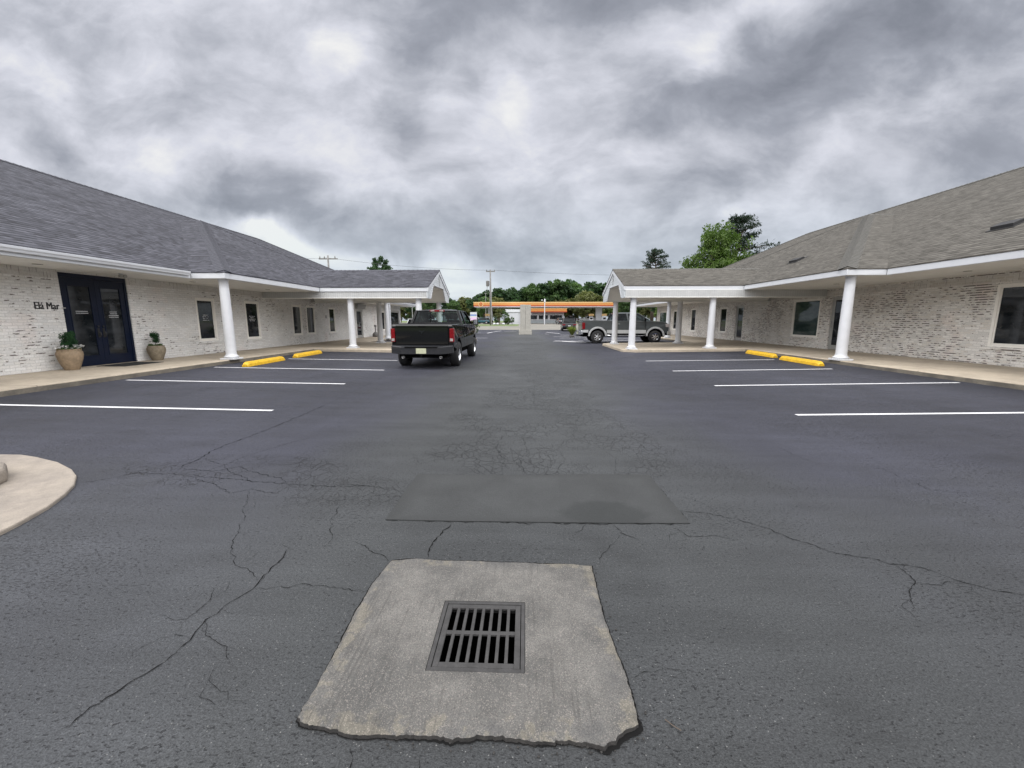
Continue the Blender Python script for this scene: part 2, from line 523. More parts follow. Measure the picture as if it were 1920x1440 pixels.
def mat_brick(name, expose=.5, tint=(.56, .54, .515), dark=(.085, .07, .062)):
    """whitewashed brick: paint over brick, worn in short dashes along the courses"""
    m, t, b = newmat(name)
    U = t.n('ShaderNodeUVMap').outputs[0]
    P = t.n('ShaderNodeNewGeometry').outputs['Position']
    ux, uy, _ = t.sep(U)
    warp = t.m('MULTIPLY', t.m('SUBTRACT', t.noise(U, 6, 2), .5), .006)
    Uw = t.comb(ux, t.m('ADD', uy, warp), 0.0)
    br = t.n('ShaderNodeTexBrick')
    t.put(br.inputs['Vector'], Uw)
    br.inputs['Scale'].default_value = 1.0
    br.inputs['Mortar Size'].default_value = .009
    br.inputs['Mortar Smooth'].default_value = .35
    br.inputs['Bias'].default_value = 0
    br.inputs['Brick Width'].default_value = .205
    br.inputs['Row Height'].default_value = .0715
    br.inputs['Color1'].default_value = (0, 0, 0, 1); br.inputs['Color2'].default_value = (1, 1, 1, 1); br.inputs['Mortar'].default_value = (.5, .5, .5, 1)
    rnd = t.sep(br.outputs['Color'])[0]
    mort = br.outputs['Fac']
    big = t.noise(U, .55, 3, .5)
    big2 = t.noise(t.mapping(U, (5, 3, 0)), 1.5, 3, .55)
    # whole bricks left thinly painted
    thin = t.m('MULTIPLY', t.m('GREATER_THAN', rnd, .72), t.m('SUBTRACT', 1.0, mort))
    paint = t.mix(t.rng(big2, .3, .7), tint, tuple(x * .90 for x in tint))
    paint = t.mix(t.m('MULTIPLY', thin, .22 + .20 * expose), paint, tuple(x * .62 for x in tint))
    jit = t.m('MULTIPLY', t.m('MULTIPLY', t.rng(t.sep(br.outputs['Color'])[1], .1, .5, 1.0, 0.0), t.m('SUBTRACT', 1.0, mort)), .16 + .22 * expose)
    paint = t.mix(jit, paint, (tint[0] * .62, tint[1] * .56, tint[2] * .48))
    pink = t.m('MULTIPLY', t.rng(t.noise(U, 1.1, 3), .55, .7), .30)
    paint = t.mix(pink, paint, (tint[0], tint[1] * .86, tint[2] * .82))
    # worn dashes: strongest along the lower half of each course
    row = t.m('FRACT', t.m('DIVIDE', t.m('ADD', uy, warp), .0715))
    rowm = t.m('MULTIPLY', t.rng(row, .0, .14, .25, 1.0), t.rng(row, .34, .60, 1.0, 0.0))
    dash = t.noise(t.mapping(U, scale=(6.5, 14.0, 1)), 1.0, 3, .62)
    lvl = t.m('SUBTRACT', .655 - .115 * expose, t.m('ADD', t.m('MULTIPLY', t.m('SUBTRACT', big, .5), .55), t.m('MULTIPLY', t.m('SUBTRACT', big2, .5), .35)))
    dm = t.m('MULTIPLY', t.rng(t.m('SUBTRACT', dash, lvl), -.01, .03), rowm)
    c = t.mix(dm, paint, t.mix(t.rng(t.noise(U, 40, 2), .35, .65), dark, tuple(x * 1.9 for x in dark)))
    c = t.mix(t.m('MULTIPLY', mort, .30), c, (.22, .21, .20))
    # soldier course at the head of the wall
    so = t.m('MULTIPLY', t.m('GREATER_THAN', t.m('ABSOLUTE', t.m('SUBTRACT', t.sep(P)[2], 2.67)), .11), 1.0)
    sfr = t.m('ABSOLUTE', t.m('SUBTRACT', t.m('FRACT', t.m('DIVIDE', ux, .0715)), .5))
    sdash = t.m('MULTIPLY', t.rng(t.noise(t.mapping(U, scale=(14, 3, 1)), 1, 2), .52, .60), t.rng(sfr, .12, .02, 0, 1))
    c2 = t.mix(t.m('MULTIPLY', sdash, .8), t.mix(1.0, paint, (.80, .79, .78, 1), 'MULTIPLY'), dark)
    c = t.mix(so, c2, c)
    spk = t.rng(t.noise(U, 30, 3), .3, .7, .90, 1.08, False)
    c = t.mix(1.0, c, t.comb(spk, spk, spk), 'MULTIPLY')
    t.put(b.inputs['Base Color'], c)
    b.inputs['Roughness'].default_value = .82
    h = t.m('SUBTRACT', t.m('ADD', t.m('MULTIPLY', rnd, .25), t.m('MULTIPLY', t.noise(U, 45, 3), .35)), t.m('MULTIPLY', mort, 1.0))
    h = t.m('SUBTRACT', h, t.m('MULTIPLY', dm, .5))
    t.put(b.inputs['Normal'], t.bump(h, .6, .008))
    return m


def mat_shingle(name, c1, c2, c3, rowh=.16):
    m, t, b = newmat(name)
    U = t.n('ShaderNodeUVMap').outputs[0]
    ux, uy, _ = t.sep(U)
    br = t.n('ShaderNodeTexBrick')
    t.put(br.inputs['Vector'], U)
    br.inputs['Scale'].default_value = 1.0
    br.inputs['Mortar Size'].default_value = .002
    br.inputs['Brick Width'].default_value = .27
    br.inputs['Row Height'].default_value = rowh
    br.offset = .37
    br.inputs['Color1'].default_value = (0, 0, 0, 1); br.inputs['Color2'].default_value = (1, 1, 1, 1)
    rnd = t.sep(br.outputs['Color'])[0]
    # second, wider tab layer (architectural shingle)
    br2 = t.n('ShaderNodeTexBrick')
    t.put(br2.inputs['Vector'], t.mapping(U, (.13, 0, 0)))
    br2.inputs['Scale'].default_value = 1.0
    br2.inputs['Mortar Size'].default_value = 0
    br2.inputs['Brick Width'].default_value = .17
    br2.inputs['Row Height'].default_value = rowh
    br2.offset = .61
    br2.inputs['Color1'].default_value = (0, 0, 0, 1); br2.inputs['Color2'].default_value = (1, 1, 1, 1)
    rnd2 = t.sep(br2.outputs['Color'])[0]
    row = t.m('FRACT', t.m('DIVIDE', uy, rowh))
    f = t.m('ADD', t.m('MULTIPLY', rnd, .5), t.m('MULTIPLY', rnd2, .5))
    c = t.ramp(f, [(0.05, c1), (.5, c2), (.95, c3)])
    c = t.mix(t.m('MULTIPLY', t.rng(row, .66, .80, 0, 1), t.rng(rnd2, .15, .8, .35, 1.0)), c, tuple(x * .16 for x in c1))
    gr = t.rng(t.noise(U, 90, 2, .7), .3, .7, .80, 1.2, False)
    bigv = t.rng(t.noise(U, .5, 4, .6), .3, .7, .90, 1.10, False)
    k = t.m('MULTIPLY', gr, bigv)
    c = t.mix(1.0, c, t.comb(k, k, k), 'MULTIPLY')
    streak = t.noise(t.mapping(U, scale=(3.0, .25, 1)), 1, 3)
    c = t.mix(t.rng(streak, .55, .75, 0, .18), c, tuple(x * .6 for x in c1))
    t.put(b.inputs['Base Color'], c)
    b.inputs['Roughness'].default_value = .93
    b.inputs['Specular IOR Level'].default_value = .25
    h = t.m('SUBTRACT', 1.0, row)
    h = t.m('ADD', h, t.m('MULTIPLY', t.m('GREATER_THAN', rnd2, .5), .35))
    h = t.m('ADD', h, t.m('MULTIPLY', t.noise(U, 90, 2), .15))
    t.put(b.inputs['Normal'], t.bump(h, .8, .010))
    return m


def mat_siding(name, pitch=.115, vertical=False, col=(.74, .76, .78), zoff=.0):
    m, t, b = newmat(name)
    P = t.n('ShaderNodeNewGeometry').outputs['Position']
    px, py, pz = t.sep(P)
    a = t.m('ADD', px, py) if vertical else t.m('ADD', pz, zoff)
    f = t.m('FRACT', t.m('DIVIDE', a, pitch))
    if vertical:
        g = t.m('MAXIMUM', t.rng(f, .0, .06, 1, 0), t.rng(f, .94, 1.0, 0, 1))
    else:
        g = t.rng(f, .0, .13, 1, 0)
    k = t.rng(t.noise(P, 3, 4), .3, .7, .92, 1.05, False)
    c = t.mix(1.0, (*col, 1), t.comb(k, k, k), 'MULTIPLY')
    c = t.mix(t.m('MULTIPLY', g, .6), c, (.13, .135, .14))
    t.put(b.inputs['Base Color'], c)
    b.inputs['Roughness'].default_value = .5
    h = f if not vertical else t.m('SUBTRACT', 1.0, g)
    t.put(b.inputs['Normal'], t.bump(h, .8, .012))
    return m


def mat_leaf(name, c1, c2, scale=.6):
    m, t, b = newmat(name)
    P = t.n('ShaderNodeNewGeometry').outputs['Position']
    oi = t.n('ShaderNodeObjectInfo').outputs['Random']
    n1 = t.noise(P, scale, 4, .6)
    rp = t.n('ShaderNodeNewGeometry').outputs['Random Per Island']
    f = t.m('ADD', t.m('MULTIPLY', t.rng(n1, .3, .7), .6), t.m('MULTIPLY', rp, .4))
    c = t.mix(f, c1, c2)
    k = t.rng(oi, 0, 1, .78, 1.2, False)
    c = t.mix(1.0, c, t.comb(k, k, k), 'MULTIPLY')
    t.put(b.inputs['Base Color'], c)
    b.inputs['Roughness'].default_value = .6
    b.inputs['Specular IOR Level'].default_value = .3
    tr = t.n('ShaderNodeBsdfTranslucent')
    t.put(tr.inputs[0], t.mix(1.0, c, (1.0, 1.25, .6, 1), 'MULTIPLY'))
    ms = t.n('ShaderNodeMixShader'); ms.inputs[0].default_value = .35
    m.node_tree.links.new(b.outputs[0], ms.inputs[1]); m.node_tree.links.new(tr.outputs[0], ms.inputs[2])
    out = m.node_tree.nodes['Material Output']
    m.node_tree.links.new(ms.outputs[0], out.inputs[0])
    return m


def mat_glass(name, tint=(.55, .6, .6), clear=.6, gl=.9):
    m = bpy.data.materials.new(name); m.use_nodes = True
    t = NT(m.node_tree)
    m.node_tree.nodes.remove(m.node_tree.nodes['Principled BSDF'])
    g = t.n('ShaderNodeBsdfGlossy'); g.inputs['Roughness'].default_value = .02
    g.inputs[0].default_value = (gl * .9, gl * .96, gl, 1)
    tr = t.n('ShaderNodeBsdfTransparent'); tr.inputs[0].default_value = (*[x * clear for x in tint], 1)
    fr = t.n('ShaderNodeFresnel'); fr.inputs[0].default_value = 1.55
    ms = t.n('ShaderNodeMixShader')
    t.put(ms.inputs[0], fr.outputs[0])
    m.node_tree.links.new(tr.outputs[0], ms.inputs[1]); m.node_tree.links.new(g.outputs[0], ms.inputs[2])
    m.node_tree.links.new(ms.outputs[0], m.node_tree.nodes['Material Output'].inputs[0])
    return m


def mat_pane(name, c1=(.008, .010, .012), c2=(.025, .028, .032), rough=.03):
    m, t, b = newmat(name)
    P = t.n('ShaderNodeTexCoord').outputs['Object']
    n = t.noise(t.mapping(P, scale=(1, 1, 2.2)), 1.3, 3, .6)
    t.put(b.inputs['Base Color'], t.mix(t.rng(n, .4, .65), c1, c2))
    b.inputs['Roughness'].default_value = rough
    b.inputs['Specular IOR Level'].default_value = .34
    t.put(b.inputs['Normal'], t.bump(t.noise(P, 1.5, 1), .02, .02))
    return m


def mat_paint(name, col, coat=1.0, metal=.0, rough=.35):
    m, t, b = newmat(name)
    P = t.n('ShaderNodeTexCoord').outputs['Object']
    n = t.noise(P, 3, 4, .6)
    k = t.rng(n, .3, .7, .9, 1.1, False)
    c = t.mix(1.0, (*col, 1), t.comb(k, k, k), 'MULTIPLY')
    # road dust low on the body
    dust = t.m('MULTIPLY', t.rng(t.sep(P)[2], .95, .35, 0, .07), t.rng(t.noise(P, 7, 3), .35, .7))
    c = t.mix(dust, c, (.12, .11, .10))
    t.put(b.inputs['Base Color'], c)
    b.inputs['Metallic'].default_value = metal
    b.inputs['Roughness'].default_value = rough
    b.inputs['Coat Weight'].default_value = coat
    b.inputs['Coat Roughness'].default_value = .05
    b.inputs['Specular IOR Level'].default_value = .03
    return m


def mat_line():
    m, t, b = newmat('line paint')
    P = t.n('ShaderNodeNewGeometry').outputs['Position']
    wear = t.m('ADD', t.m('MULTIPLY', t.noise(P, 45, 4, .7), .7), t.m('MULTIPLY', t.noise(P, 3, 3), .3))
    c = t.mix(t.rng(wear, .60, .68, 0, .55), (.60, .60, .61), (.16, .16, .17))
    t.put(b.inputs['Base Color'], c)
    b.inputs['Roughness'].default_value = .6
    return m


M = {}
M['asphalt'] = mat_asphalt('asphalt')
M['patch'] = mat_patch()
M['road'] = mat_concrete('road concrete', (.185, .175, .15), (.14, .135, .12), .3)
M['walk'] = mat_concrete('sidewalk concrete', (.42, .36, .28), (.32, .275, .215), .9, joints=3.0, specks=.12)
M['kerb'] = mat_concrete('kerb concrete', (.17, .15, .12), (.10, .09, .075), 2.5, specks=.15)
M['island'] = mat_concrete('island concrete', (.27, .235, .195), (.20, .175, .15), 1.5, specks=.14)
M['slab'] = mat_slab()
M['slab_side'] = mat_concrete('slab broken edge', (.030, .028, .026), (.014, .0135, .013), 14, specks=.3)
M['iron'] = simple('cast iron', (.050, .049, .049), .7, .05, .25, 16, .5, 0, .15)
M['black'] = simple('pit black', (.002, .002, .002), .9, 0, .1, 8, 0, 0, 0)
M['crack'] = simple('crack shadow', (.011, .011, .011), .95, 0, .1, 8, 0, 0, 0)
M['line'] = mat_line()
M['blue_paint'] = simple('blue paint', (.05, .13, .42), .6, 0, .2, 12)
M['brickL'] = mat_brick('whitewashed brick pale', .25, (.76, .755, .74))
M['brickR'] = mat_brick('whitewashed brick worn', 1.0, (.755, .735, .70))
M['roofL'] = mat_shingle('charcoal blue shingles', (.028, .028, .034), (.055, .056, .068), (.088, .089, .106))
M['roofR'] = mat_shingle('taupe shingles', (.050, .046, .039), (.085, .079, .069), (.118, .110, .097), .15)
M['capL'] = simple('ridge cap shingles grey', (.052, .053, .066), .9, 0, .15, 12, .3)
M['capR'] = simple('ridge cap shingles taupe', (.082, .079, .071), .9, 0, .15, 12, .3)
M['white'] = simple('white trim paint', (.56, .575, .60), .42, 0, .05, 4)
M['whitecol'] = simple('white column paint', (.57, .58, .60), .45, 0, .06, 5, .05)
M['soffit'] = simple('soffit panel', (.74, .74, .71), .6, 0, .05, 3)
M['vsiding'] = mat_siding('vertical beadboard', .10, True, (.47, .475, .47))
M['hsiding'] = mat_siding('lap siding', .115, False, (.58, .61, .63))
M['navy'] = simple('navy door paint', (.003, .007, .022), .4, 0, .15, 6, 0, .1, .25)
M['pane'] = mat_pane('window glass dark')
M['pane_green'] = mat_pane('window glass green', (.03, .05, .048), (.06, .085, .08))
M['frame'] = simple('window frame cream', (.80, .78, .73), .5, 0, .06, 6)
M['bronze'] = simple('aluminium frame', (.42, .42, .41), .4, .5, .1, 6)
M['letter_white'] = simple('white vinyl lettering', (.55, .56, .58), .5)
M['letter_black'] = simple('black metal lettering', (.012, .012, .012), .4)
M['pot'] = simple('ribbed stone pot', (.25, .185, .12), .8, 0, .3, 9, .4)
M['pot2'] = simple('ribbed grey brown pot', (.20, .165, .115), .8, 0, .35, 9, .4)
M['soil'] = simple('potting soil', (.03, .022, .016), .95, 0, .3, 30, .5)
M['leaf_dark'] = mat_leaf('clipped shrub leaves', (.012, .045, .018), (.035, .10, .035), 6)
M['leaf_bright'] = mat_leaf('fresh spring leaves', (.038, .072, .014), (.11, .165, .040), .35)
M['leaf_mid'] = mat_leaf('mid green leaves', (.032, .070, .024), (.10, .165, .055), .22)
M['leaf_deep'] = mat_leaf('deep green leaves', (.020, .048, .022), (.062, .112, .044), .22)
M['leaf_pine'] = mat_leaf('pine needles', (.008, .020, .013), (.026, .048, .028), .5)
M['leaf_olive'] = mat_leaf('olive scrub leaves', (.05, .058, .02), (.14, .15, .055), .3)
M['leaf_bush'] = mat_leaf('box bush leaves', (.022, .050, .012), (.07, .115, .025), 4)
M['flower'] = simple('white flower petals', (.75, .75, .74), .6)
M['bark'] = simple('bark', (.085, .065, .05), .9, 0, .3, 5, .6)
M['mat_rubber'] = simple('black rubber mat', (.012, .012, .012), .8, 0, .2, 30, .3)
M['yellow'] = simple('yellow kerb paint', (.62, .37, .015), .55, 0, .25, 9, .25)
M['steel'] = simple('grey metal', (.30, .30, .30), .45, .6, .15, 8)
M['urn'] = simple('grey plastic receptacle', (.12, .115, .11), .6)
M['tyre'] = simple('tyre rubber', (.014, .014, .015), .8, 0, .2, 20, .3)
M['chrome'] = simple('bright alloy', (.72, .73, .75), .18, 1.0, .06, 6)
M['alloy'] = simple('painted alloy', (.55, .56, .58), .3, .85, .08, 6)
M['under'] = simple('underbody black', (.004, .004, .004), .8, 0, .1, 8, 0, 0, .03)
M['paint_black'] = mat_paint('black truck paint', (.0018, .0024, .0030), .7, 0, .6)
M['paint_grey'] = mat_paint('grey truck paint', (.060, .066, .067), .5, .2, .35)
M['paint_silver'] = mat_paint('silver lower paint', (.48, .49, .49), .8, .3, .35)
M['paint_white'] = mat_paint('white car paint', (.72, .73, .74))
M['paint_dark'] = mat_paint('dark car paint', (.02, .021, .024))
M['paint_mid'] = mat_paint('mid grey car paint', (.16, .17, .18), 1, .4)
M['paint_teal'] = mat_paint('dark teal car paint', (.015, .07, .09))
M['red_lens'] = simple('red tail lamp lens', (.15, .002, .005), .25, 0, .35, 26, 0, .2, .2)
M['clear_lens'] = simple('clear lamp lens', (.30, .27, .26), .2, 0, .2, 20, 0, .3)
M['truck_glass'] = mat_glass('tinted truck glass', (.7, .9, .85), .16, .35)
M['clear_glass'] = mat_glass('clear truck glass', (.9, 1, .97), .85, .35)
M['auto_glass'] = mat_pane('dark car glass', (.005, .006, .007), (.018, .020, .022), .08)
M['auto_glass'].node_tree.nodes['Principled BSDF'].inputs['Specular IOR Level'].default_value = .12
M['plate'] = simple('licence plate', (.42, .43, .30), .5, 0, .15, 30)
M['seat'] = simple('seat fabric', (.008, .008, .009), .9, 0, .1, 8, 0, 0, .05)
M['station_yellow'] = simple('station fascia amber', (.50, .215, .055), .5, 0, .04, 2)
M['station_bright'] = simple('station fascia light yellow', (.58, .38, .17), .5, 0, .04, 2)
M['station_red'] = simple('station fascia red', (.36, .05, .02), .5)
M['station_white'] = simple('station white panels', (.50, .51, .54), .55, 0, .05, 1.5)
M['station_grey'] = simple('station grey base', (.26, .29, .31), .7, 0, .1, 2)
M['pole_wood'] = simple('weathered pole wood', (.16, .155, .15), .85, 0, .25, 3, .4)
M['wire'] = simple('power line', (.05, .055, .06), .6)
M['stucco'] = simple('pale stucco', (.31, .30, .27), .85, 0, .12, 5, .35)
M['grass'] = simple('verge grass', (.10, .135, .045), .95, 0, .30, .8, .4)
M['sign_blue'] = simple('sign blue band', (.08, .16, .42), .5)
M['sign_pink'] = simple('sign lilac panel', (.62, .42, .62), .5)
M['sign_red'] = simple('dark red base', (.14, .012, .018), .6)
M['vent_black'] = simple('black roof vent', (.012, .012, .013), .6)
M['lamp_glass'] = simple('recessed lamp trim', (.32, .32, .30), .4)

# ------------------------------------------------------------------ ground
GR = dict(x0=-.405, x1=-.005, y0=1.48, y1=1.885)       # the grate opening


def sheet(name, xs, ys, off, mat, hole=None, kind='structure', zf=ter):
    bm = bmesh.new()
    V = {}
    for i, x in enumerate(xs):
        for j, y in enumerate(ys):
            V[i, j] = bm.verts.new((x, y, zf(x, y) + off))
    for i in range(len(xs) - 1):
        for j in range(len(ys) - 1):
            cx, cy = (xs[i] + xs[i + 1]) / 2, (ys[j] + ys[j + 1]) / 2
            if hole and hole[0] < cx < hole[1] and hole[2] < cy < hole[3]:
                continue
            bm.faces.new((V[i, j], V[i + 1, j], V[i + 1, j + 1], V[i, j + 1]))
    mb = MB(); mb.bm.free(); mb.bm = bm
    return mb.build(name, mat, kind=kind, recalc=False)


XS = [-900, -300, -60, -9.9, -3, 3, 9.9, 60, 300, 900]
gr0 = sheet('ground', [-900, -300, -60, -9.9, -3, GR['x0'], GR['x1'], 3, 9.9, 60, 300, 900], [-300, -40, GR['y0'], GR['y1'], 45, 46, 58, 98, 1500], -.16, M['grass'],
            hole=(GR['x0'], GR['x1'], GR['y0'], GR['y1']))
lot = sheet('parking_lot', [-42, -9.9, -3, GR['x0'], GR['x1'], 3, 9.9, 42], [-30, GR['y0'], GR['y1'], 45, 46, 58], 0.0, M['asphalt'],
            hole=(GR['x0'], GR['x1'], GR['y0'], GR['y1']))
sheet('road', [-300, -60, -9.9, -3, 3, 9.9, 60, 300], [58, 78], -.012, M['road'])
sheet('verge', [-300, -14, -6.2, -3, -1.4], [78, 82, 93], .006, M['grass'])
sheet('station_forecourt', [-300, -60, -9.9, -3, 3, 9.9, 60, 300], [78, 98, 150], -.02, M['road'])

# cracks in the asphalt: thin ragged dark strips lying in the surface
CR = [
 (1.6, [(-1.7, 1.17), (-1.62, 1.4), (-1.57, 1.49), (-1.56, 1.61), (-1.57, 1.64), (-1.58, 1.69), (-1.59, 1.74), (-1.54, 1.9), (-1.51, 1.97), (-1.52, 2.05), (-1.52, 2.25), (-1.55, 2.37)]),
 (1, [(-1.52, 2.05), (-1.65, 2.14), (-1.79, 2.21), (-1.91, 2.36), (-2.04, 2.6), (-2.12, 2.77), (-2.23, 2.89), (-2.32, 3.1), (-2.43, 3.29)]),
 (1, [(-1.51, 1.97), (-1.32, 1.99), (-1.26, 2.03), (-1.09, 2.0), (-0.86, 1.98)]),
 (1, [(-1.59, 1.74), (-1.55, 1.7), (-1.51, 1.64), (-1.42, 1.6), (-1.36, 1.58), (-1.28, 1.49)]),
 (.8, [(-1.85, 1.76), (-1.69, 1.74), (-1.68, 1.88), (-1.75, 1.98)]),
 (1, [(-1.69, 1.74), (-1.66, 1.64), (-1.56, 1.61)]),
 (.9, [(-1.33, 1.48), (-1.31, 1.41), (-1.19, 1.36), (-1.16, 1.32), (-1.06, 1.31)]),
 (2.2, [(-0.54, 2.74), (-0.61, 2.5), (-0.62, 2.4), (-0.61, 2.29)]),
 (1.2, [(-1.18, 2.48), (-1.01, 2.37), (-0.84, 2.27)]),
 (1, [(-1.49, 3.0), (-1.41, 2.67), (-1.32, 2.51), (-1.32, 2.39)]),
 (1.1, [(-1.84, 3.35), (-1.59, 3.42), (-1.32, 3.37), (-1.03, 3.27)]),
 (.8, [(-1.7, 3.18), (-1.47, 3.15), (-1.26, 3.19), (-1.03, 3.16)]),
 (2.5, [(-3.52, 6.78), (-3.5, 5.49), (-3.53, 4.87), (-3.57, 4.31), (-3.47, 3.72)]),
 (1, [(-2.74, 4.87), (-3.01, 4.31), (-3.09, 3.96), (-3.19, 3.68)]),
 (1.5, [(-4.06, 3.31), (-3.77, 3.61), (-3.19, 3.58), (-2.75, 3.5), (-2.13, 3.4), (-1.74, 3.36), (-1.37, 3.4)]),
 (1.4, [(-3.47, 3.72), (-3.11, 3.68), (-2.92, 3.82), (-2.51, 3.62), (-2.16, 3.44)]),
 (1.2, [(-3.33, 3.58), (-2.92, 3.41), (-2.56, 3.19), (-2.43, 3.29), (-2.14, 3.21), (-2.13, 3.4)]),
 (1.2, [(-3.48, 4.03), (-3.11, 3.86), (-2.82, 3.61), (-2.48, 3.43)]),
 (1.5, [(1.22, 2.99), (1.37, 2.97), (1.59, 2.88), (1.77, 2.69), (2.03, 2.43), (2.27, 2.33), (2.44, 2.26), (2.5, 2.17), (2.6, 2.1), (2.79, 2.07)]),
 (1.2, [(2.27, 2.33), (2.23, 2.15), (2.11, 2.05), (2.01, 1.93)]),
 (.8, [(2.22, 2.14), (2.4, 2.16), (2.5, 2.17)]),
 (1, [(1.07, 2.76), (1.14, 2.61), (1.31, 2.63), (1.48, 2.59)]),
 (.8, [(2.97, 4.67), (3.05, 4.05)]),
 (.8, [(3.58, 4.05), (3.57, 3.45), (3.85, 3.36)]),
 (.8, [(0.43, 1.48), (0.58, 1.52), (.70, 1.51)]),
 (1, [(-0.61, 1.17), (-0.58, 1.13), (-0.55, 1.0)]),
 (1, [(-0.35, 1.16), (-0.33, 1.0)]),
 (.8, [(0.01, 3.7), (-0.05, 4.13), (0.04, 4.43), (-0.03, 4.96), (0.12, 5.49)]),
 (.7, [(0.18, 6.51), (0.17, 7.96), (0.24, 9.76)]),
 (1, [(-3.83, 11.54), (-3.56, 7.52), (-3.52, 6.78)]),
 (.8, [(-0.23, 3.77), (-0.21, 4.15), (-0.34, 4.52), (-0.27, 5.08)]),
 (.8, [(0.3, 3.76), (0.44, 4.14), (0.38, 4.5), (0.5, 4.86)]),
 (1.2, [(0.46, 2.77), (0.41, 2.67), (0.35, 2.63)]),
 (1.2, [(0.64, 2.77), (0.68, 2.64), (0.8, 2.54)]),
 (.8, [(0.68, 2.64), (0.55, 2.44), (0.46, 2.26)]),
 (.8, [(4.18, 14.73), (3.73, 11.55), (3.45, 9.41)]),
 (.7, [(.15, 5.4), (.3, 6.0), (.18, 6.5)]), (.7, [(-.5, 4.0), (-.62, 4.5), (-.5, 5.2)]),
 (.6, [(1.5, 2.9), (1.45, 3.15), (1.3, 3.3)]), (.6, [(.9, 3.8), (1.0, 4.2), (.9, 4.5)]),
]


def crack_strip(mb, pts, w):
    rng = random.Random(int(pts[0][0] * 1000 + pts[-1][1] * 77))
    P = [Vector((*p, 0)) for p in pts]
    fine = [P[0]]
    for a, b in zip(P, P[1:]):
        L = (b - a).length
        n = max(2, int(L / .022))
        pr = Vector((-(b - a).y, (b - a).x, 0)).normalized()
        off = 0
        for i in range(1, n + 1):
            t = i / n
            off = off * .72 + rng.uniform(-1, 1) * min(.013, L * .06)
            fine.append(a.lerp(b, t) + pr * (off if i < n else 0))
    N = len(fine)
    prev = None
    for i, p in enumerate(fine):
        t = (fine[min(i + 1, N - 1)] - fine[max(i - 1, 0)]).normalized()
        n = Vector((-t.y, t.x, 0))
        taper = min(1, (i + .4) / 4, (N - i - .6) / 4 + .05)
        hw = .00145 * w * rng.uniform(.25, 1.6) * taper
        z = gz(p.x) + .004
        a = mb.bm.verts.new((p.x + n.x * hw, p.y + n.y * hw, z)); b = mb.bm.verts.new((p.x - n.x * hw, p.y - n.y * hw, z))
        if prev:
            mb.bm.faces.new((prev[0], prev[1], b, a))
        prev = (a, b)


mb = MB()
for w, pts in CR:
    crack_strip(mb, pts, w)
# side branches and broken crumbs
rng = random.Random(5)
for w, pts in CR[:22]:
    for k in range(len(pts) - 1):
        if rng.random() < .55:
            a = Vector(pts[k]).lerp(Vector(pts[k + 1]), rng.random())
            ang = rng.uniform(0, 6.28); L = rng.uniform(.06, .22)
            crack_strip(mb, [tuple(a), (a.x + L * .5 * math.cos(ang), a.y + L * .5 * math.sin(ang)), (a.x + L * math.cos(ang + .5), a.y + L * math.sin(ang + .5))], .55)
mb.build('cracks', M['crack'], lot, recalc=False)

# painted bay lines
LINES = [((-9.9, 6.30), (-4.15, 6.30)), ((-9.42, 9.06), (-4.2, 9.09)), ((-9.37, 11.70), (-4.2, 11.72)), ((-8.76, 14.50), (-4.70, 14.55)),
         ((4.25, 6.26), (9.9, 6.36)), ((4.3, 9.10), (9.8, 9.26)), ((4.32, 11.77), (8.97, 11.92)), ((4.4, 14.70), (9.0, 14.72))]


def bar(mb, a, b, w, off=.004):
    a = Vector(a); b = Vector(b)
    n = Vector((-(b - a).y, (b - a).x)).normalized() * w / 2
    # split where the cross fall starts
    ts = sorted({0.0, 1.0} | ({(3 - a.x) / (b.x - a.x)} if (a.x - 3) * (b.x - 3) < 0 else set()))
    for t0, t1 in zip(ts, ts[1:]):
        p, q = a.lerp(b, t0), a.lerp(b, t1)
        mb.poly([(v.x, v.y, ter(v.x, v.y) + off) for v in (p - n, q - n, q + n, p + n)])


for a, b in LINES:
    mb = MB(); bar(mb, a, b, .085)
    mb.build('stall_line', M['line'], lot, recalc=False)
for a, b in [((2.6, 37.5), (5.5, 36.2)), ((2.9, 34.2), (5.6, 34.3)), ((2.2, 30.2), (4.3, 27.6)), ((2.0, 28.8), (4.2, 29.3)), ((3.0, 28.2), (4.8, 26.2)),
             ((4.6, 29.2), (8.6, 29.2)), ((4.6, 31.8), (8.6, 31.8)), ((3.6, 41.5), (4.6, 40.2)), ((2.2, 45.2), (2.6, 44.6)), ((2.6, 49.5), (3.9, 45.5)),
             ((-4.9, 34.0), (-3.2, 34.2)), ((-5.5, 30.6), (-3.6, 30.6)), ((-6.6, 47.5), (-5.2, 47.0)), ((-4.3, 49.4), (-3.2, 53.6)), ((-4.4, 46.6), (-3.9, 50.8)), ((-8.8, 27), (-5.2, 27)), ((-2.8, 52.2), (-1.2, 52.4))]:
    mb = MB(); bar(mb, a, b, .16)
    mb.build('painted_marking', M['line'], lot, recalc=False)
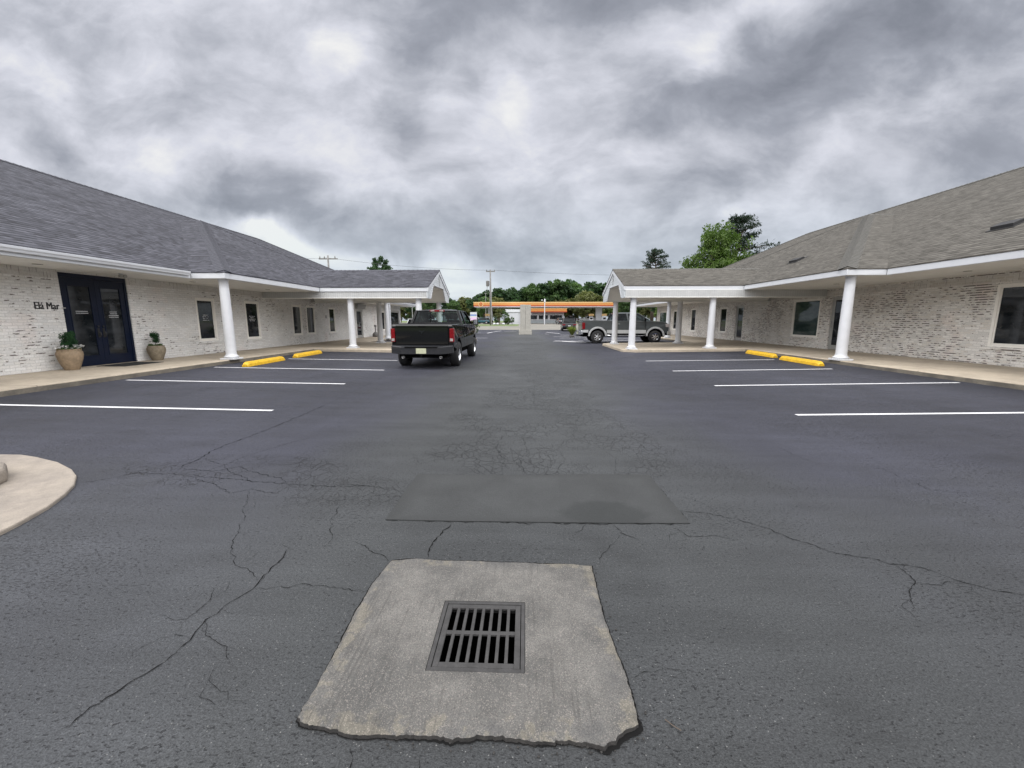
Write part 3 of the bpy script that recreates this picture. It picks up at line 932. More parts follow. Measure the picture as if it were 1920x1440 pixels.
# lighter painted aisle blocks beside the access bay
for x0, x1, y0, y1 in ((2.5, 3.2, 28.6, 29.2),):
    mb = MB(); mb.poly([(x, y, ter(x, y) + .006) for x, y in ((x0, y0), (x1, y0), (x1 + .6, y1), (x0 + .6, y1))])
    mb.build('painted_marking', M['line'], lot, recalc=False)
for x, y, sx in ((-8.05, 22.0, 1), (9.0, 24.6, -1)):
    mb = MB()
    pts = [(x - .45, y - .5), (x + .45, y - .5), (x + .45, y + .5), (x - .45, y + .5)]
    mb.poly([(a, b, ter(a, b) + .007) for a, b in pts])
    o = mb.build('access_symbol', M['blue_paint'], lot, recalc=False)
    mb = MB()
    seg = 14
    for k in range(seg):      # wheel of the wheelchair figure
        a0 = 2 * math.pi * k / seg * .8 + 2.4; a1 = 2 * math.pi * (k + 1) / seg * .8 + 2.4
        q = [(x + r * math.cos(a), y - .08 + r * math.sin(a)) for r, a in ((.22, a0), (.28, a0), (.28, a1), (.22, a1))]
        mb.poly([(p[0], p[1], ter(*p) + .012) for p in q])
    for (ax, ay, bx, by) in ((0, .32, 0, .0), (0, .0, .22, .0), (.22, .0, .3, -.28)):
        bar(mb, (x + ax, y + ay), (x + bx + .001, y + by), .06, .012)
    mb.build('wheelchair_mark', M['line'], o, recalc=False)

# repaired rectangle of newer asphalt, standing a little proud
mb = MB()
pp = [(-1.04, 2.77), (-.5, 2.765), (.1, 2.77), (.7, 2.775), (1.22, 2.79), (1.21, 3.2), (1.2, 3.73), (.6, 3.72), (0, 3.67), (-.5, 3.665), (-1.04, 3.67), (-1.04, 3.2)]
mb.prism([(x, y, -.01) for x, y in pp], (0, 0, .018))
mb.build('asphalt_patch', M['patch'], kind='structure')
mb = MB()
ring = pp + [pp[0]]
for a, b in zip(ring, ring[1:]):
    if abs(a[1] - b[1]) > .02 and a[0] < 0:
        continue
    crack_strip(mb, [a, b], 2.0 if a[1] < 3 and b[1] < 3 else 1.1)
o = mb.build('patch_joint', M['crack'], lot, recalc=False)

# drain apron slab with the grate opening
SL = [(-0.82, 2.26), (-0.68, 2.28), (-0.51, 2.27), (-0.27, 2.27), (-0.07, 2.26), (0.19, 2.26), (0.41, 2.24), (0.4, 1.93), (0.41, 1.71), (0.43, 1.48),
      (0.43, 1.36), (0.42, 1.27), (0.37, 1.235), (0.28, 1.185), (0.21, 1.2), (0.07, 1.2), (-0.08, 1.2), (-0.23, 1.2), (-0.42, 1.2), (-0.58, 1.2), (-0.7, 1.21),
      (-0.78, 1.225), (-0.84, 1.25), (-0.84, 1.41), (-0.85, 1.64), (-0.86, 1.77), (-0.86, 2.04)]
rng = random.Random(11)
out = []
for i in range(len(SL)):
    a, b = Vector(SL[i]), Vector(SL[(i + 1) % len(SL)])
    n = max(1, int((b - a).length / .009))
    for k in range(n):
        p = a.lerp(b, k / n)
        low = 1.6 if p.y < 1.3 else .7
        nn = (noise.noise(Vector((p.x * 9, p.y * 9, 3))) * .007 + noise.noise(Vector((p.x * 33, p.y * 33, 5))) * .006 + noise.noise(Vector((p.x * 90, p.y * 90, 8))) * .004) * low
        c = Vector((-.21, 1.73)); d = (p - c).normalized()
        out.append(p + d * nn)
bm = bmesh.new()
hx0, hx1, hy0, hy1 = GR['x0'] - .012, GR['x1'] + .012, GR['y0'] - .012, GR['y1'] + .012
inner = []
c = Vector(((hx0 + hx1) / 2, (hy0 + hy1) / 2))
for p in out:           # one inner vertex per outer vertex, on the square rim of the opening
    d = p - c
    s_ = min((hx1 - hx0) / 2 / max(1e-6, abs(d.x)), (hy1 - hy0) / 2 / max(1e-6, abs(d.y)))
    inner.append(c + d * s_)
TOPZ = .012


def slab_z(x, y):
    dx_ = min(abs(x + .86), abs(x - .43)); dy_ = min(abs(y - 1.2), abs(y - 2.27))
    e = min(1, min(dx_, dy_) / .06)
    return TOPZ + .006 * e + noise.noise(Vector((x * 5, y * 5, 1))) * .004 + .013 * max(0, min(1, (1.55 - y) / .35))


rings = []
for f in (0, .25, .5, .75, .9, .97):
    ring = []
    for a, b in zip(inner, out):
        p = a.lerp(b, f)
        z = TOPZ + .006 if f == 0 else slab_z(p.x, p.y)
        ring.append(bm.verts.new((p.x, p.y, z)))
    rings.append(ring)
ring = []
for b in out:
    ring.append(bm.verts.new((b.x, b.y, slab_z(b.x, b.y) - .006)))
rings.append(ring)
ring = []
for b in out:
    d = (b - Vector((-.21, 1.73))).normalized()
    k = .006 + .012 * abs(noise.noise(Vector((b.x * 22, b.y * 22, 7))))
    ring.append(bm.verts.new((b.x + d.x * k * .5, b.y + d.y * k * .5, -.012)))
rings.append(ring)
n = len(out)
for ra, rb in zip(rings, rings[1:]):
    for k in range(n):
        bm.faces.new((ra[k], ra[(k + 1) % n], rb[(k + 1) % n], rb[k]))
inn = [bm.verts.new((p.x, p.y, -.25)) for p in inner]
for k in range(n):
    bm.faces.new((inn[k], inn[(k + 1) % n], rings[0][(k + 1) % n], rings[0][k]))
mb = MB(); mb.bm.free(); mb.bm = bm
slab = mb.build('drain_slab', M['slab'], smooth=False)
slab.data.materials.append(M['slab_side'])
for p in slab.data.polygons:
    if p.normal.z < .6:
        p.material_index = 1
tag(slab, 'worn square concrete drain apron with broken edges, set in asphalt', 'drain apron', kind='structure')
# open joint round the slab
mb = MB()
prev = None
for k in range(n + 1):
    b = out[k % n]; d = (b - Vector((-.21, 1.73))).normalized()
    wd = (.0045 + .010 * max(0, noise.noise(Vector((b.x * 9, b.y * 9, 2)))) + .006 * max(0, noise.noise(Vector((b.x * 50, b.y * 50, 4))))) * (1.15 if b.y < 1.26 else 1.0)
    if b.x > .25 and b.y < 1.3:
        wd += .012
    q = (mb.bm.verts.new((b.x - d.x * .01, b.y - d.y * .01, .0055)), mb.bm.verts.new((b.x + d.x * wd, b.y + d.y * wd, .0055)))
    if prev:
        mb.bm.faces.new((prev[0], q[0], q[1], prev[1]))
    prev = q
mb.build('slab_joint', M['crack'], slab, recalc=False)
# loose crumbs of concrete and asphalt
mb = MB()
for k in range(150):
    b = out[rng.randrange(n)]
    if b.y > 1.4 and rng.random() < .6:
        continue
    d = (b - Vector((-.21, 1.73))).normalized()
    r_ = rng.uniform(.0015, .005); o_ = rng.uniform(-.005, .05)
    mb.sphere((b.x + d.x * o_, b.y + d.y * o_, .004 + r_ * .4), r_, rng.uniform(.7, 1.4), rng.uniform(.7, 1.4), rng.uniform(.5, .9), 1)
mb.build('crumbs', M['slab_side'], slab, recalc=False)['kind'] = 'stuff'

# the grate
g = thing('drain_grate', 'dark cast iron drain grate with two rows of slots', 'drain grate', (0, 0, 0))
x0, x1, y0, y1 = GR['x0'], GR['x1'], GR['y0'], GR['y1']
zt = TOPZ + .004
mb = MB()
for (a, b_, c_, d_) in ((x0 - .010, x0 + .008, y0 - .01, y1 + .01), (x1 - .008, x1 + .010, y0 - .01, y1 + .01), (x0 + .008, x1 - .008, y0 - .01, y0 + .008), (x0 + .008, x1 - .008, y1 - .008, y1 + .01)):
    mb.box(a, b_, c_, d_, zt - .05, zt + .002)
mb.build('frame', M['iron'], g, bevel=.0015)
ix0, ix1, iy0, iy1 = x0 + .011, x1 - .011, y0 + .011, y1 - .011
mb = MB()
rim = .026
mb.box(ix0, ix0 + rim, iy0, iy1, zt - .012, zt); mb.box(ix1 - rim, ix1, iy0, iy1, zt - .012, zt)
mb.box(ix0 + rim, ix1 - rim, iy0, iy0 + rim, zt - .012, zt); mb.box(ix0 + rim, ix1 - rim, iy1 - rim, iy1, zt - .012, zt)
ym = (iy0 + iy1) / 2 + .004
mb.box(ix0 + rim, ix1 - rim, ym - .011, ym + .011, zt - .012, zt)
W_ = ix1 - ix0 - 2 * rim
slot = .0275; nb = 8; barw = (W_ - nb * slot) / (nb - 1)
for k in range(nb - 1):
    xx = ix0 + rim + (k + 1) * slot + k * barw
    mb.box(xx, xx + barw, iy0 + rim, ym - .011, zt - .012, zt)
    mb.box(xx, xx + barw, ym + .011, iy1 - rim, zt - .012, zt)
mb.build('slotted_plate', M['iron'], g, bevel=.002)
mb = MB()
for q in ([(x0, y0), (x1, y0)], [(x1, y0), (x1, y1)], [(x1, y1), (x0, y1)], [(x0, y1), (x0, y0)]):
    (a, b_), (c_, d_) = q
    mb.poly([(a, b_, -.03), (c_, d_, -.03), (c_, d_, -.9), (a, b_, -.9)])
mb.poly([(x0, y0, -.9), (x1, y0, -.9), (x1, y1, -.9), (x0, y1, -.9)])
mb.build('catch_pit', M['black'], g, recalc=False)

# small litter: twig, pale pebbles
mb = MB()
mb.tube([(.53, 1.30, .006), (.55, 1.275, .009), (.575, 1.26, .006)], .0016, 5)
tag(mb.build('twig', M['bark'], None), 'short dark twig on the asphalt right of the slab', 'twig')

# concrete island at the lower left
ISL = [(-9, 4.02), (-5.72, 4.01), (-5.48, 4.01), (-5.22, 3.94), (-4.82, 3.8), (-4.45, 3.61), (-4.23, 3.46), (-4.02, 3.26), (-3.88, 3.07), (-3.75, 2.84), (-3.66, 2.59), (-3.6, 2.35), (-3.58, 1.6), (-3.6, .5), (-9, .5)]
mb = MB()
mb.prism([(x, y, -.05) for x, y in ISL], (0, 0, .05 + .040))
isl = mb.build('concrete_island', M['island'], bevel=.012)
tag(isl, 'pinkish concrete traffic island with rounded nose at the lower left', 'traffic island', kind='structure')
ISC = [(-9, 3.7), (-5.5, 3.62), (-5.2, 3.5), (-5.02, 3.36), (-4.93, 3.18), (-4.93, 3.0), (-5.0, 2.8), (-5.1, 2.5), (-5.1, .6), (-9, .6)]
ISC = [(x + (.33 if x > -8.9 else 0), y - .06) for x, y in ISC]
mb = MB(); mb.prism([(x, y, .02) for x, y in ISC], (0, 0, .16))
mb.build('raised_kerb', M['island'], isl, bevel=.05, bseg=4)

# ------------------------------------------------------------------ buildings
def add_column(parent, x, y, z0, z1, mat):
    mb = MB()
    mb.box(x - .23, x + .23, y - .23, y + .23, z0, z0 + .055)
    mb.build('column_base', mat, parent, bevel=.008)
    h = z1 - z0
    mb = MB()
    prof = [(.195, .055), (.21, .075), (.215, .095), (.205, .118), (.175, .125), (.172, .14), (.160, .16)]
    prof += [(.155 - .022 * t ** 1.4, .16 + (h - .16 - .06) * t) for t in (0.02, .15, .3, .45, .6, .75, .9, 1)]
    prof += [(.145, h - .055), (.15, h - .045), (.145, h - .035), (.16, h - .02), (.165, h)]
    mb.lathe(prof, 40, (x, y, z0))
    o = mb.build('column', mat, parent, smooth=True)
    for p in o.data.polygons:
        if abs(p.normal.z) > .8:
            p.use_smooth = False
    return o


def wall_panel(mb, X, y0, y1, z0, z1, holes, th, s):
    """wall in the plane x = X (outer face), holes = [(ya, yb, za, zb)]"""
    ys = sorted({y0, y1} | {h for q in holes for h in q[:2]})
    zs = sorted({z0, z1} | {h for q in holes for h in q[2:]})
    def hole(y, z):
        return any(a < y < b and c < z < d for a, b, c, d in holes)
    V = {}
    def vv(y, z):
        if (y, z) not in V:
            V[y, z] = mb.bm.verts.new((X, y, z))
        return V[y, z]
    for i in range(len(ys) - 1):
        for j in range(len(zs) - 1):
            if not hole((ys[i] + ys[i + 1]) / 2, (zs[j] + zs[j + 1]) / 2):
                q = [vv(ys[i], zs[j]), vv(ys[i + 1], zs[j]), vv(ys[i + 1], zs[j + 1]), vv(ys[i], zs[j + 1])]
                if s > 0:
                    q = q[::-1]
                mb.bm.faces.new(q)
    for a, b, c, d in holes:     # reveals
        X2 = X + s * th
        for p, q in (((a, c), (a, d)), ((a, d), (b, d)), ((b, d), (b, c)), ((b, c), (a, c))):
            f = mb.poly([(X, *p), (X, *q), (X2, *q), (X2, *p)])
            f.normal_update()
            cc = f.calc_center_median(); mid = Vector((X, (a + b) / 2, (c + d) / 2))
            if (mid - cc).dot(f.normal) < 0:
                f.normal_flip()


def text_lines(parent, X, s, yc, zc, n, w, h=.035):
    """rows of small white vinyl lettering, unreadable at this distance"""
    rg = random.Random(int(yc * 100))
    mb = MB()
    for i in range(n):
        z = zc - i * h * 1.9
        L = w * rg.uniform(.55, 1.0)
        y = yc - L / 2
        while y < yc + L / 2:
            ww = rg.uniform(.012, .028)
            mb.box(X - s * .004, X - s * .006, y, y + ww * .7, z, z + h * rg.uniform(.5, 1))
            y += ww + (.03 if rg.random() < .2 else .004)
    o = mb.build('lettering', M['letter_white'], parent)
    return o


def window(parent, X, s, ya, yb, za, zb, pane='pane', text=0, frame='frame', sill_mat=None):
    """frame set in the reveal, its pane behind, brick sill below"""
    Xf = X - s * .006
    fw = .075
    mb = MB()
    x2 = Xf + s * .09
    mb.box(Xf, x2, ya, ya + fw, za, zb); mb.box(Xf, x2, yb - fw, yb, za, zb)
    mb.box(Xf, x2, ya + fw, yb - fw, za, za + fw); mb.box(Xf, x2, ya + fw, yb - fw, zb - fw, zb)
    # inner stepped bead
    g2 = fw + .028
    xi = Xf + s * .03
    mb.box(xi, x2, ya + fw, ya + g2, za + fw, zb - fw); mb.box(xi, x2, yb - g2, yb - fw, za + fw, zb - fw)
    mb.box(xi, x2, ya + g2, yb - g2, za + fw, za + g2); mb.box(xi, x2, ya + g2, yb - g2, zb - g2, zb - fw)
    f = mb.build('window', M[frame], parent, bevel=.004)
    mb = MB(); mb.box(Xf + s * .05, Xf + s * .06, ya + g2, yb - g2, za + g2, zb - g2)
    mb.build('pane', M[pane], f)
    mb = MB()
    mb.box(X - s * .035, X + s * .10, ya - .06, yb + .06, za - .085, za - .003)
    mb.build('sill', sill_mat, f, bevel=.006)
    if text:
        text_lines(f, Xf + s * .05, s, (ya + yb) / 2, zb - (zb - za) * .40, text, .42)
    return f


def glass_door(parent, X, s, ya, yb, za, zb, mat='bronze', name='door'):
    Xf = X + s * .05; x2 = Xf + s * .05; fw = .06
    mb = MB()
    mb.box(Xf, x2, ya, ya + fw, za, zb); mb.box(Xf, x2, yb - fw, yb, za, zb); mb.box(Xf, x2, ya + fw, yb - fw, zb - fw, zb)
    st = .09
    mb.box(Xf + s * .012, x2, ya + fw, ya + fw + st, za + .01, zb - fw); mb.box(Xf + s * .012, x2, yb - fw - st, yb - fw, za + .01, zb - fw)
    mb.box(Xf + s * .012, x2, ya + fw + st, yb - fw - st, za + .01, za + .20); mb.box(Xf + s * .012, x2, ya + fw + st, yb - fw - st, zb - fw - .1, zb - fw)
    d = mb.build(name, M[mat], parent, bevel=.004)
    mb = MB(); mb.box(Xf + s * .03, Xf + s * .04, ya + fw + st, yb - fw - st, za + .20, zb - fw - .1)
    mb.build('pane', M['pane'], d)
    mb = MB(); hy = yb - fw - st * .5
    mb.tube([(Xf - s * .04, hy, za + .95), (Xf - s * .04, hy, za + 1.25)], .012, 8)
    mb.box(Xf - s * .04, Xf + s * .012, hy - .008, hy + .008, za + .98, za + 1.0); mb.box(Xf - s * .04, Xf + s * .012, hy - .008, hy + .008, za + 1.2, za + 1.22)
    mb.build('handle', M['steel'], d)
    return d


def roof_slab(mb, pts, th=.035):
    """roof plane as a thin slab following polygon pts"""
    P = [Vector(p) for p in pts]
    mb.prism([p - Vector((0, 0, th)) for p in P], (0, 0, th))


def building(s, p):
    """s = -1 left, +1 right. local coordinates use |x|."""
    X = lambda v: s * v
    nm = p['label']
    b = thing('office_building', nm, 'building', (0, 0, 0))
    wx, kb = p['wall'], p['kerb']
    ea, eb, ze = p['ea'], p['eb'], p['ze']
    Y0, Yc1, Ym, Y2, Yend = p['y0'], p['yc1'], p['ym'], p['y2'], p['yend']
    zs = ze - .205
    k = .5
    # wall with openings
    holes = [w[:4] for w in p['windows']] + [d[:4] for d in p['doors']]
    mb = MB()
    wall_panel(mb, X(wx), Y0, p['wend'], 0.10, zs, holes, .16, s)
    yw = p['wend']
    q = [(X(wx), yw, .1), (X(wx + 14), yw, .1), (X(wx + 14), yw, zs), (X(wx), yw, zs)]
    mb.poly(q if s < 0 else q[::-1])
    mb.build('wall', M[p['brick']], b, recalc=False)
    # dark room behind the openings
    mb = MB(); mb.box(X(wx + .17), X(wx + .6), Y0, yw - .1, .05, zs)
    mb.build('interior_wall', M['seat'], b)
    # roof ---------------------------------------------------------
    r, zr = p['r'], ze + k * (p['r'] - ea)
    pr = p['pr']; zp = ze + k * (pr - eb)
    pv = ea + (zp - ze) / k
    Yra = Y0 + (r - ea); Yrb = p['yridge']
    ye = Yend
    rm = M[p['roof']]
    mb = MB()
    c0, c1, cm = Yc1, Y2, Ym
    roof_slab(mb, [(X(ea), Y0, ze), (X(ea), c0, ze), (X(pv), cm, zp), (X(r), cm, zr), (X(r), Yra, zr)])
    roof_slab(mb, [(X(ea), c1, ze), (X(ea), ye, ze), (X(r), Yrb, zr), (X(r), cm, zr), (X(pv), cm, zp)])
    roof_slab(mb, [(X(ea), c0, ze), (X(eb), c0, ze), (X(pr), cm, zp), (X(pv), cm, zp)])
    roof_slab(mb, [(X(ea), c1, ze), (X(eb), c1, ze), (X(pr), cm, zp), (X(pv), cm, zp)])
    roof_slab(mb, [(X(eb), c0, ze), (X(eb), c1, ze), (X(pr), cm, zp)])
    far = 2 * r - ea
    roof_slab(mb, [(X(ea), ye, ze), (X(r), Yrb, zr), (X(far), ye, ze)])
    roof_slab(mb, [(X(far), ye, ze), (X(far), Y0, ze), (X(r), Yra, zr), (X(r), Yrb, zr)])
    roof_slab(mb, [(X(ea), Y0, ze), (X(r), Yra, zr), (X(far), Y0, ze)])
    roof = mb.build('roof', rm, b)
    # canopy roof
    gx = p['gx']; gy0, gy1 = p['gy0'], p['gy1']; gm = (gy0 + gy1) / 2
    kz = p['gridge'] - ze
    kx = eb + kz / k
    mb = MB()
    roof_slab(mb, [(X(gx), gy0, ze), (X(eb), gy0, ze), (X(kx), gm, ze + kz), (X(gx), gm, ze + kz)])
    roof_slab(mb, [(X(gx), gy1, ze), (X(eb), gy1, ze), (X(kx), gm, ze + kz), (X(gx), gm, ze + kz)])
    mb.build('canopy_roof', rm, b)
    # cap shingles on hips and ridges
    def cap(a, c_, w=.15, lift=.012, dr=.50):
        mb = MB()
        a, c_ = Vector(a), Vector(c_)
        t = (c_ - a).normalized(); nr = t.cross(Vector((0, 0, 1))).normalized()
        up = nr.cross(t).normalized()
        if up.z < 0:
            up = -up
        L = (c_ - a).length; n_ = max(1, int(L / .22))
        for i in range(n_):
            p0 = a + t * (L * i / n_); p1 = a + t * (L * (i + 1) / n_)
            l0, l1 = lift + .010, lift
            pts = []
            for pt, l in ((p0, l0), (p1, l1)):
                pts.append([pt + up * l - nr * w - Vector((0, 0, w * dr)), pt + up * (l + .01), pt + up * l + nr * w - Vector((0, 0, w * dr))])
            for j in range(2):
                mb.poly([pts[0][j], pts[0][j + 1], pts[1][j + 1], pts[1][j]])
        mb.build('ridge_cap', M[p['cap']], roof, recalc=False)
    cap((X(r), Yra, zr), (X(r), Yrb, zr)); cap((X(ea), ye, ze), (X(r), Yrb, zr), .15, .012, .36)
    cap((X(gx), gm, ze + kz), (X(kx), gm, ze + kz), .12)
    cap((X(eb), c1, ze), (X(pr), cm, zp), .13, .008, .34)
    cap((X(pr), cm, zp), (X(pv), cm, zp), .12)
    v0 = Vector((X(eb), c0, ze)); v1 = Vector((X(pr), cm, zp))
    cap(v0.lerp(v1, .012), v1, p['capw'], .010, .34)
    # fascia -------------------------------------------------------
    fz1 = ze - .038; fz0 = zs
    path = [(ea, Y0), (ea, c0), (eb, c0), (eb, gy0), (gx, gy0)]
    path2 = [(gx, gy1), (eb, gy1), (eb, c1), (ea, c1), (ea, ye), (far, ye)]
    mb = MB()
    def strip(pth, w=.045, out=.03):
        for (xa, ya), (xb, yb) in zip(pth, pth[1:]):
            if xa == xb:
                y_a, y_b = sorted((ya, yb))
                mb.box(X(xa + .012), X(xa + .05), y_a + .012 * 0, y_b, fz0, fz1)
            else:
                xl, xh = sorted((xa, xb))
                yy = ya + (.014 if (ya < gm) else -.05)
                mb.box(X(xl + .051), X(xh + .011), yy, yy + .036, fz0 + .002, fz1 - .001)
    strip(path)
    mb.build('fascia', M['white'], b)
    mb = MB(); strip(path2)
    mb.build('fascia', M['white'], b)
    # dark drip edge under the first course
    for (xa, ya), (xb, yb) in list(zip(path, path[1:])) + list(zip(path2, path2[1:])):
        if xa == xb:
            mb = MB()
            mb.box(X(xa + .004), X(xa + .05), min(ya, yb), max(ya, yb), fz1 + .001, fz1 + .010)
            mb.build('drip_edge', M['vent_black'], b)
    # gutter on the near eave
    if p.get('gutter'):
        for (ga, gb) in p['gutter']:
            prof = [(0, 0), (.0, -.115), (-.03, -.125), (-.07, -.115), (-.085, -.07), (-.105, -.045), (-.11, 0), (-.10, .004), (-.095, -.03), (-.012, -.035), (-.012, 0)]
            mb = MB()
            pts = [(X(ea + .010 + a), ga, ze - .012 + z) for a, z in prof]
            mb.prism(pts, (0, gb - ga, 0))
            mb.build('gutter', M['white'], b)
    # soffits
    mb = MB()
    zz = zs - .012
    mb.box(X(ea + .05), X(wx + .02), Y0, ye - .05, zz, zz + .02)
    mb.box(X(eb + .05), X(ea + .049), c0 + .05, c1 - .05, zz, zz + .02)
    mb.build('soffit', M['soffit'], b)
    # beam box round the canopy
    bz0 = p['bz']; bw = .30
    cy0, cy1 = p['cy0'], p['cy1']
    for q0, q1 in ((cy0 - .2, cy0 + .18), (cy1 - .18, cy1 + .2)):
        mb = MB(); mb.box(X(gx + .10), X(wx - .01), q0, q1, bz0, zz - .002)
        bm_ = mb.build('beam', M['vsiding'], b)
        mb = MB(); mb.box(X(gx + .08), X(wx - .012), q0 - .01, q1 + .01, bz0 - .03, bz0 - .001)
        mb.build('beam_trim', M['soffit'], bm_)
    mb = MB()
    mb.box(X(gx + .06), X(eb), gy0 + .055, cy0 - .201, zz, zz + .02)
    mb.box(X(gx + .06), X(eb), cy1 + .201, gy1 - .055, zz, zz + .02)
    # vaulted ceiling inside the canopy
    ym0, ym1 = cy0 + .185, cy1 - .185
    zt_ = bz0 + .62
    mb.prism([(X(gx + .12), ym0, bz0 + .01), (X(gx + .12), ym0 + .7, zt_), (X(gx + .12), ym1 - .7, zt_), (X(gx + .12), ym1, bz0 + .01), (X(gx + .12), ym1, bz0 + .04), (X(gx + .12), ym1 - .68, zt_ + .03), (X(gx + .12), ym0 + .68, zt_ + .03), (X(gx + .12), ym0, bz0 + .04)], (X(wx - gx - .3), 0, 0))
    mb.build('canopy_ceiling', M['soffit'], b)
    # gable face with trapezoid opening
    gzr = ze + kz
    def zroof(y):
        return ze + kz * (1 - abs(y - gm) / (gm - gy0)) - .04
    ya, yb_, yc, yd = cy0 + .45, cy0 + 1.05, cy1 - 1.05, cy1 - .45
    zo = bz0 + .64
    bot = bz0 - .03
    xg = X(gx + .05)
    d = (X(.045), 0, 0)
    mb = MB()
    lo = gy0 + .03; hi = gy1 - .03
    mb.prism([(xg, lo, bot), (xg, ya, bot), (xg, yb_, zo), (xg, gm, zo), (xg, gm, zroof(gm)), (xg, lo, zroof(lo))], d)
    mb.prism([(xg, gm, zo), (xg, yc, zo), (xg, yd, bot), (xg, hi, bot), (xg, hi, zroof(hi)), (xg, gm, zroof(gm))], d)
    gb = mb.build('gable', M['hsiding'], b)
    mb = MB()      # white rake boards
    for y_a, y_b in ((gy0, gm), (gy1, gm)):
        za_, zb_ = ze - .04, gzr - .04
        mb.prism([(X(gx + .01), y_a, za_), (X(gx + .01), y_b, zb_), (X(gx + .01), y_b, zb_ - .17), (X(gx + .01), y_a, za_ - .165)], (X(.038), 0, 0))
    for q in (([ya, bot], [yb_, zo]), ([yb_, zo], [yc, zo]), ([yc, zo], [yd, bot])):
        (y_a, z_a), (y_b, z_b) = q
        t = Vector((y_b - y_a, z_b - z_a)).normalized(); nn = Vector((-t.y, t.x)) * .06
        mb.prism([(X(gx + .035), y_a, z_a), (X(gx + .035), y_b, z_b), (X(gx + .035), y_b + nn.x, z_b + nn.y), (X(gx + .035), y_a + nn.x, z_a + nn.y)], (X(.012), 0, 0))
    mb.build('gable_trim', M['white'], gb)
    mb = MB()
    mb.box(X(gx + .030), X(gx + .046), gm - .07, gm + .07, gzr - .62, gzr - .34)
    mb.box(X(gx + .022), X(gx + .030), gm - .03, gm + .03, gzr - .80, gzr - .34)
    mb.build('gable_vent', M['bronze'], gb)
    # columns
    wz = lambda x: .12 + gz(min(x, 9.7))
    for (cx, cyy, zt) in p['columns']:
        add_column(b, X(cx), cyy, wz(cx), zt, M['whitecol'])
    # windows and doors
    for (ya_, yb2, za2, zb2, pane, txt) in p['windows']:
        window(b, X(wx), s, ya_, yb2, za2, zb2, pane, txt, 'frame', M[p['brick']])
    for dd in p['doors']:
        if dd[4] == 'glass':
            glass_door(b, X(wx), s, *dd[:4])
    # recessed soffit lamps
    for (lx, ly) in p['lamps']:
        mb = MB(); mb.lathe([(.085, -.012), (.09, -.006), (.09, 0.0)], 20, (X(lx), ly, zz - .001))
        mb.build('soffit_lamp', M['lamp_glass'], b)
    return b


bp_left = dict(label='left office building, pale whitewashed brick under charcoal blue shingle roof', wall=12.2, kerb=9.65, ea=10.55, eb=9.45, ze=3.0,
               y0=-6.0, yc1=12.65, ym=20.6, y2=28.3, yend=39.7, wend=39.3, r=18.96, yridge=29.0, pr=16.3, roof='roofL', cap='capL', brick='brickL', capw=.22,
               gx=4.42, gy0=18.5, gy1=23.75, gridge=4.04, bz=2.52, cy0=18.75, cy1=23.15,
               windows=[(14.68, 15.60, .70, 2.32, 'pane', 4), (17.30, 18.25, .66, 2.32, 'pane', 4), (20.86, 21.76, .70, 2.30, 'pane', 0), (22.22, 23.15, .70, 2.30, 'pane', 0),
                        (24.80, 25.65, .70, 2.28, 'pane', 0), (33.6, 34.9, .65, 2.25, 'pane', 0)],
               doors=[(10.35, 12.17, .21, 2.74, 'navy'), (28.95, 30.05, .21, 2.30, 'glass'), (36.1, 38.95, .21, 2.38, 'glass')],
               columns=[(9.72, 12.92, 2.79), (8.15, 18.75, 2.49), (8.4, 23.1, 2.49), (9.62, 27.9, 2.79), (4.95, 18.75, 2.49), (4.95, 23.15, 2.49)],
               lamps=[(11.4, 9.3), (11.3, 13.6), (10.9, 17.0), (11.4, 6.2)], gutter=[(-6.0, 12.55), (28.5, 39.7)])
bp_right = dict(label='right office building, heavily worn whitewashed brick under taupe shingle roof', wall=13.55, kerb=10.05, ea=11.05, eb=9.85, ze=3.07,
                y0=-6.0, yc1=13.0, ym=21.6, y2=30.4, yend=42.8, wend=42.3, r=20.2, yridge=30.6, pr=17.1, roof='roofR', cap='capR', brick='brickR', capw=.25,
                gx=4.48, gy0=18.85, gy1=24.0, gridge=4.08, bz=2.55, cy0=19.05, cy1=23.2,
                windows=[(9.9, 12.22, .73, 2.50, 'pane', 0), (19.15, 21.05, .68, 2.49, 'pane_green', 0), (27.75, 28.75, .66, 2.36, 'pane', 0), (29.5, 30.4, .68, 2.36, 'pane', 0),
                         (32.7, 33.7, .6, 2.42, 'pane', 0), (36.75, 37.7, .65, 2.38, 'pane', 0), (39.4, 41.5, .9, 2.35, 'pane_green', 0)],
                doors=[(17.45, 18.5, .21, 2.52, 'glass'), (25.72, 26.62, .21, 2.42, 'glass')],
                columns=[(10.22, 13.28, 2.86), (8.62, 19.05, 2.52), (8.7, 23.2, 2.52), (10.5, 30.1, 2.86), (5.0, 19.05, 2.52), (5.1, 23.2, 2.52)],
                lamps=[(12.4, 12.0), (12.2, 8.0), (11.8, 16.0)], gutter=None)
BL = building(-1, bp_left)
BR = building(1, bp_right)


mb = MB(); mb.box(-9.50, -9.42, 28.05, 28.13, .25, 2.60); mb.tube([(-9.46, 28.09, 2.58), (-9.75, 28.3, 2.75), (-10.45, 28.55, 2.90)], .038, 8)
mb.build('downspout', M['white'], BL)


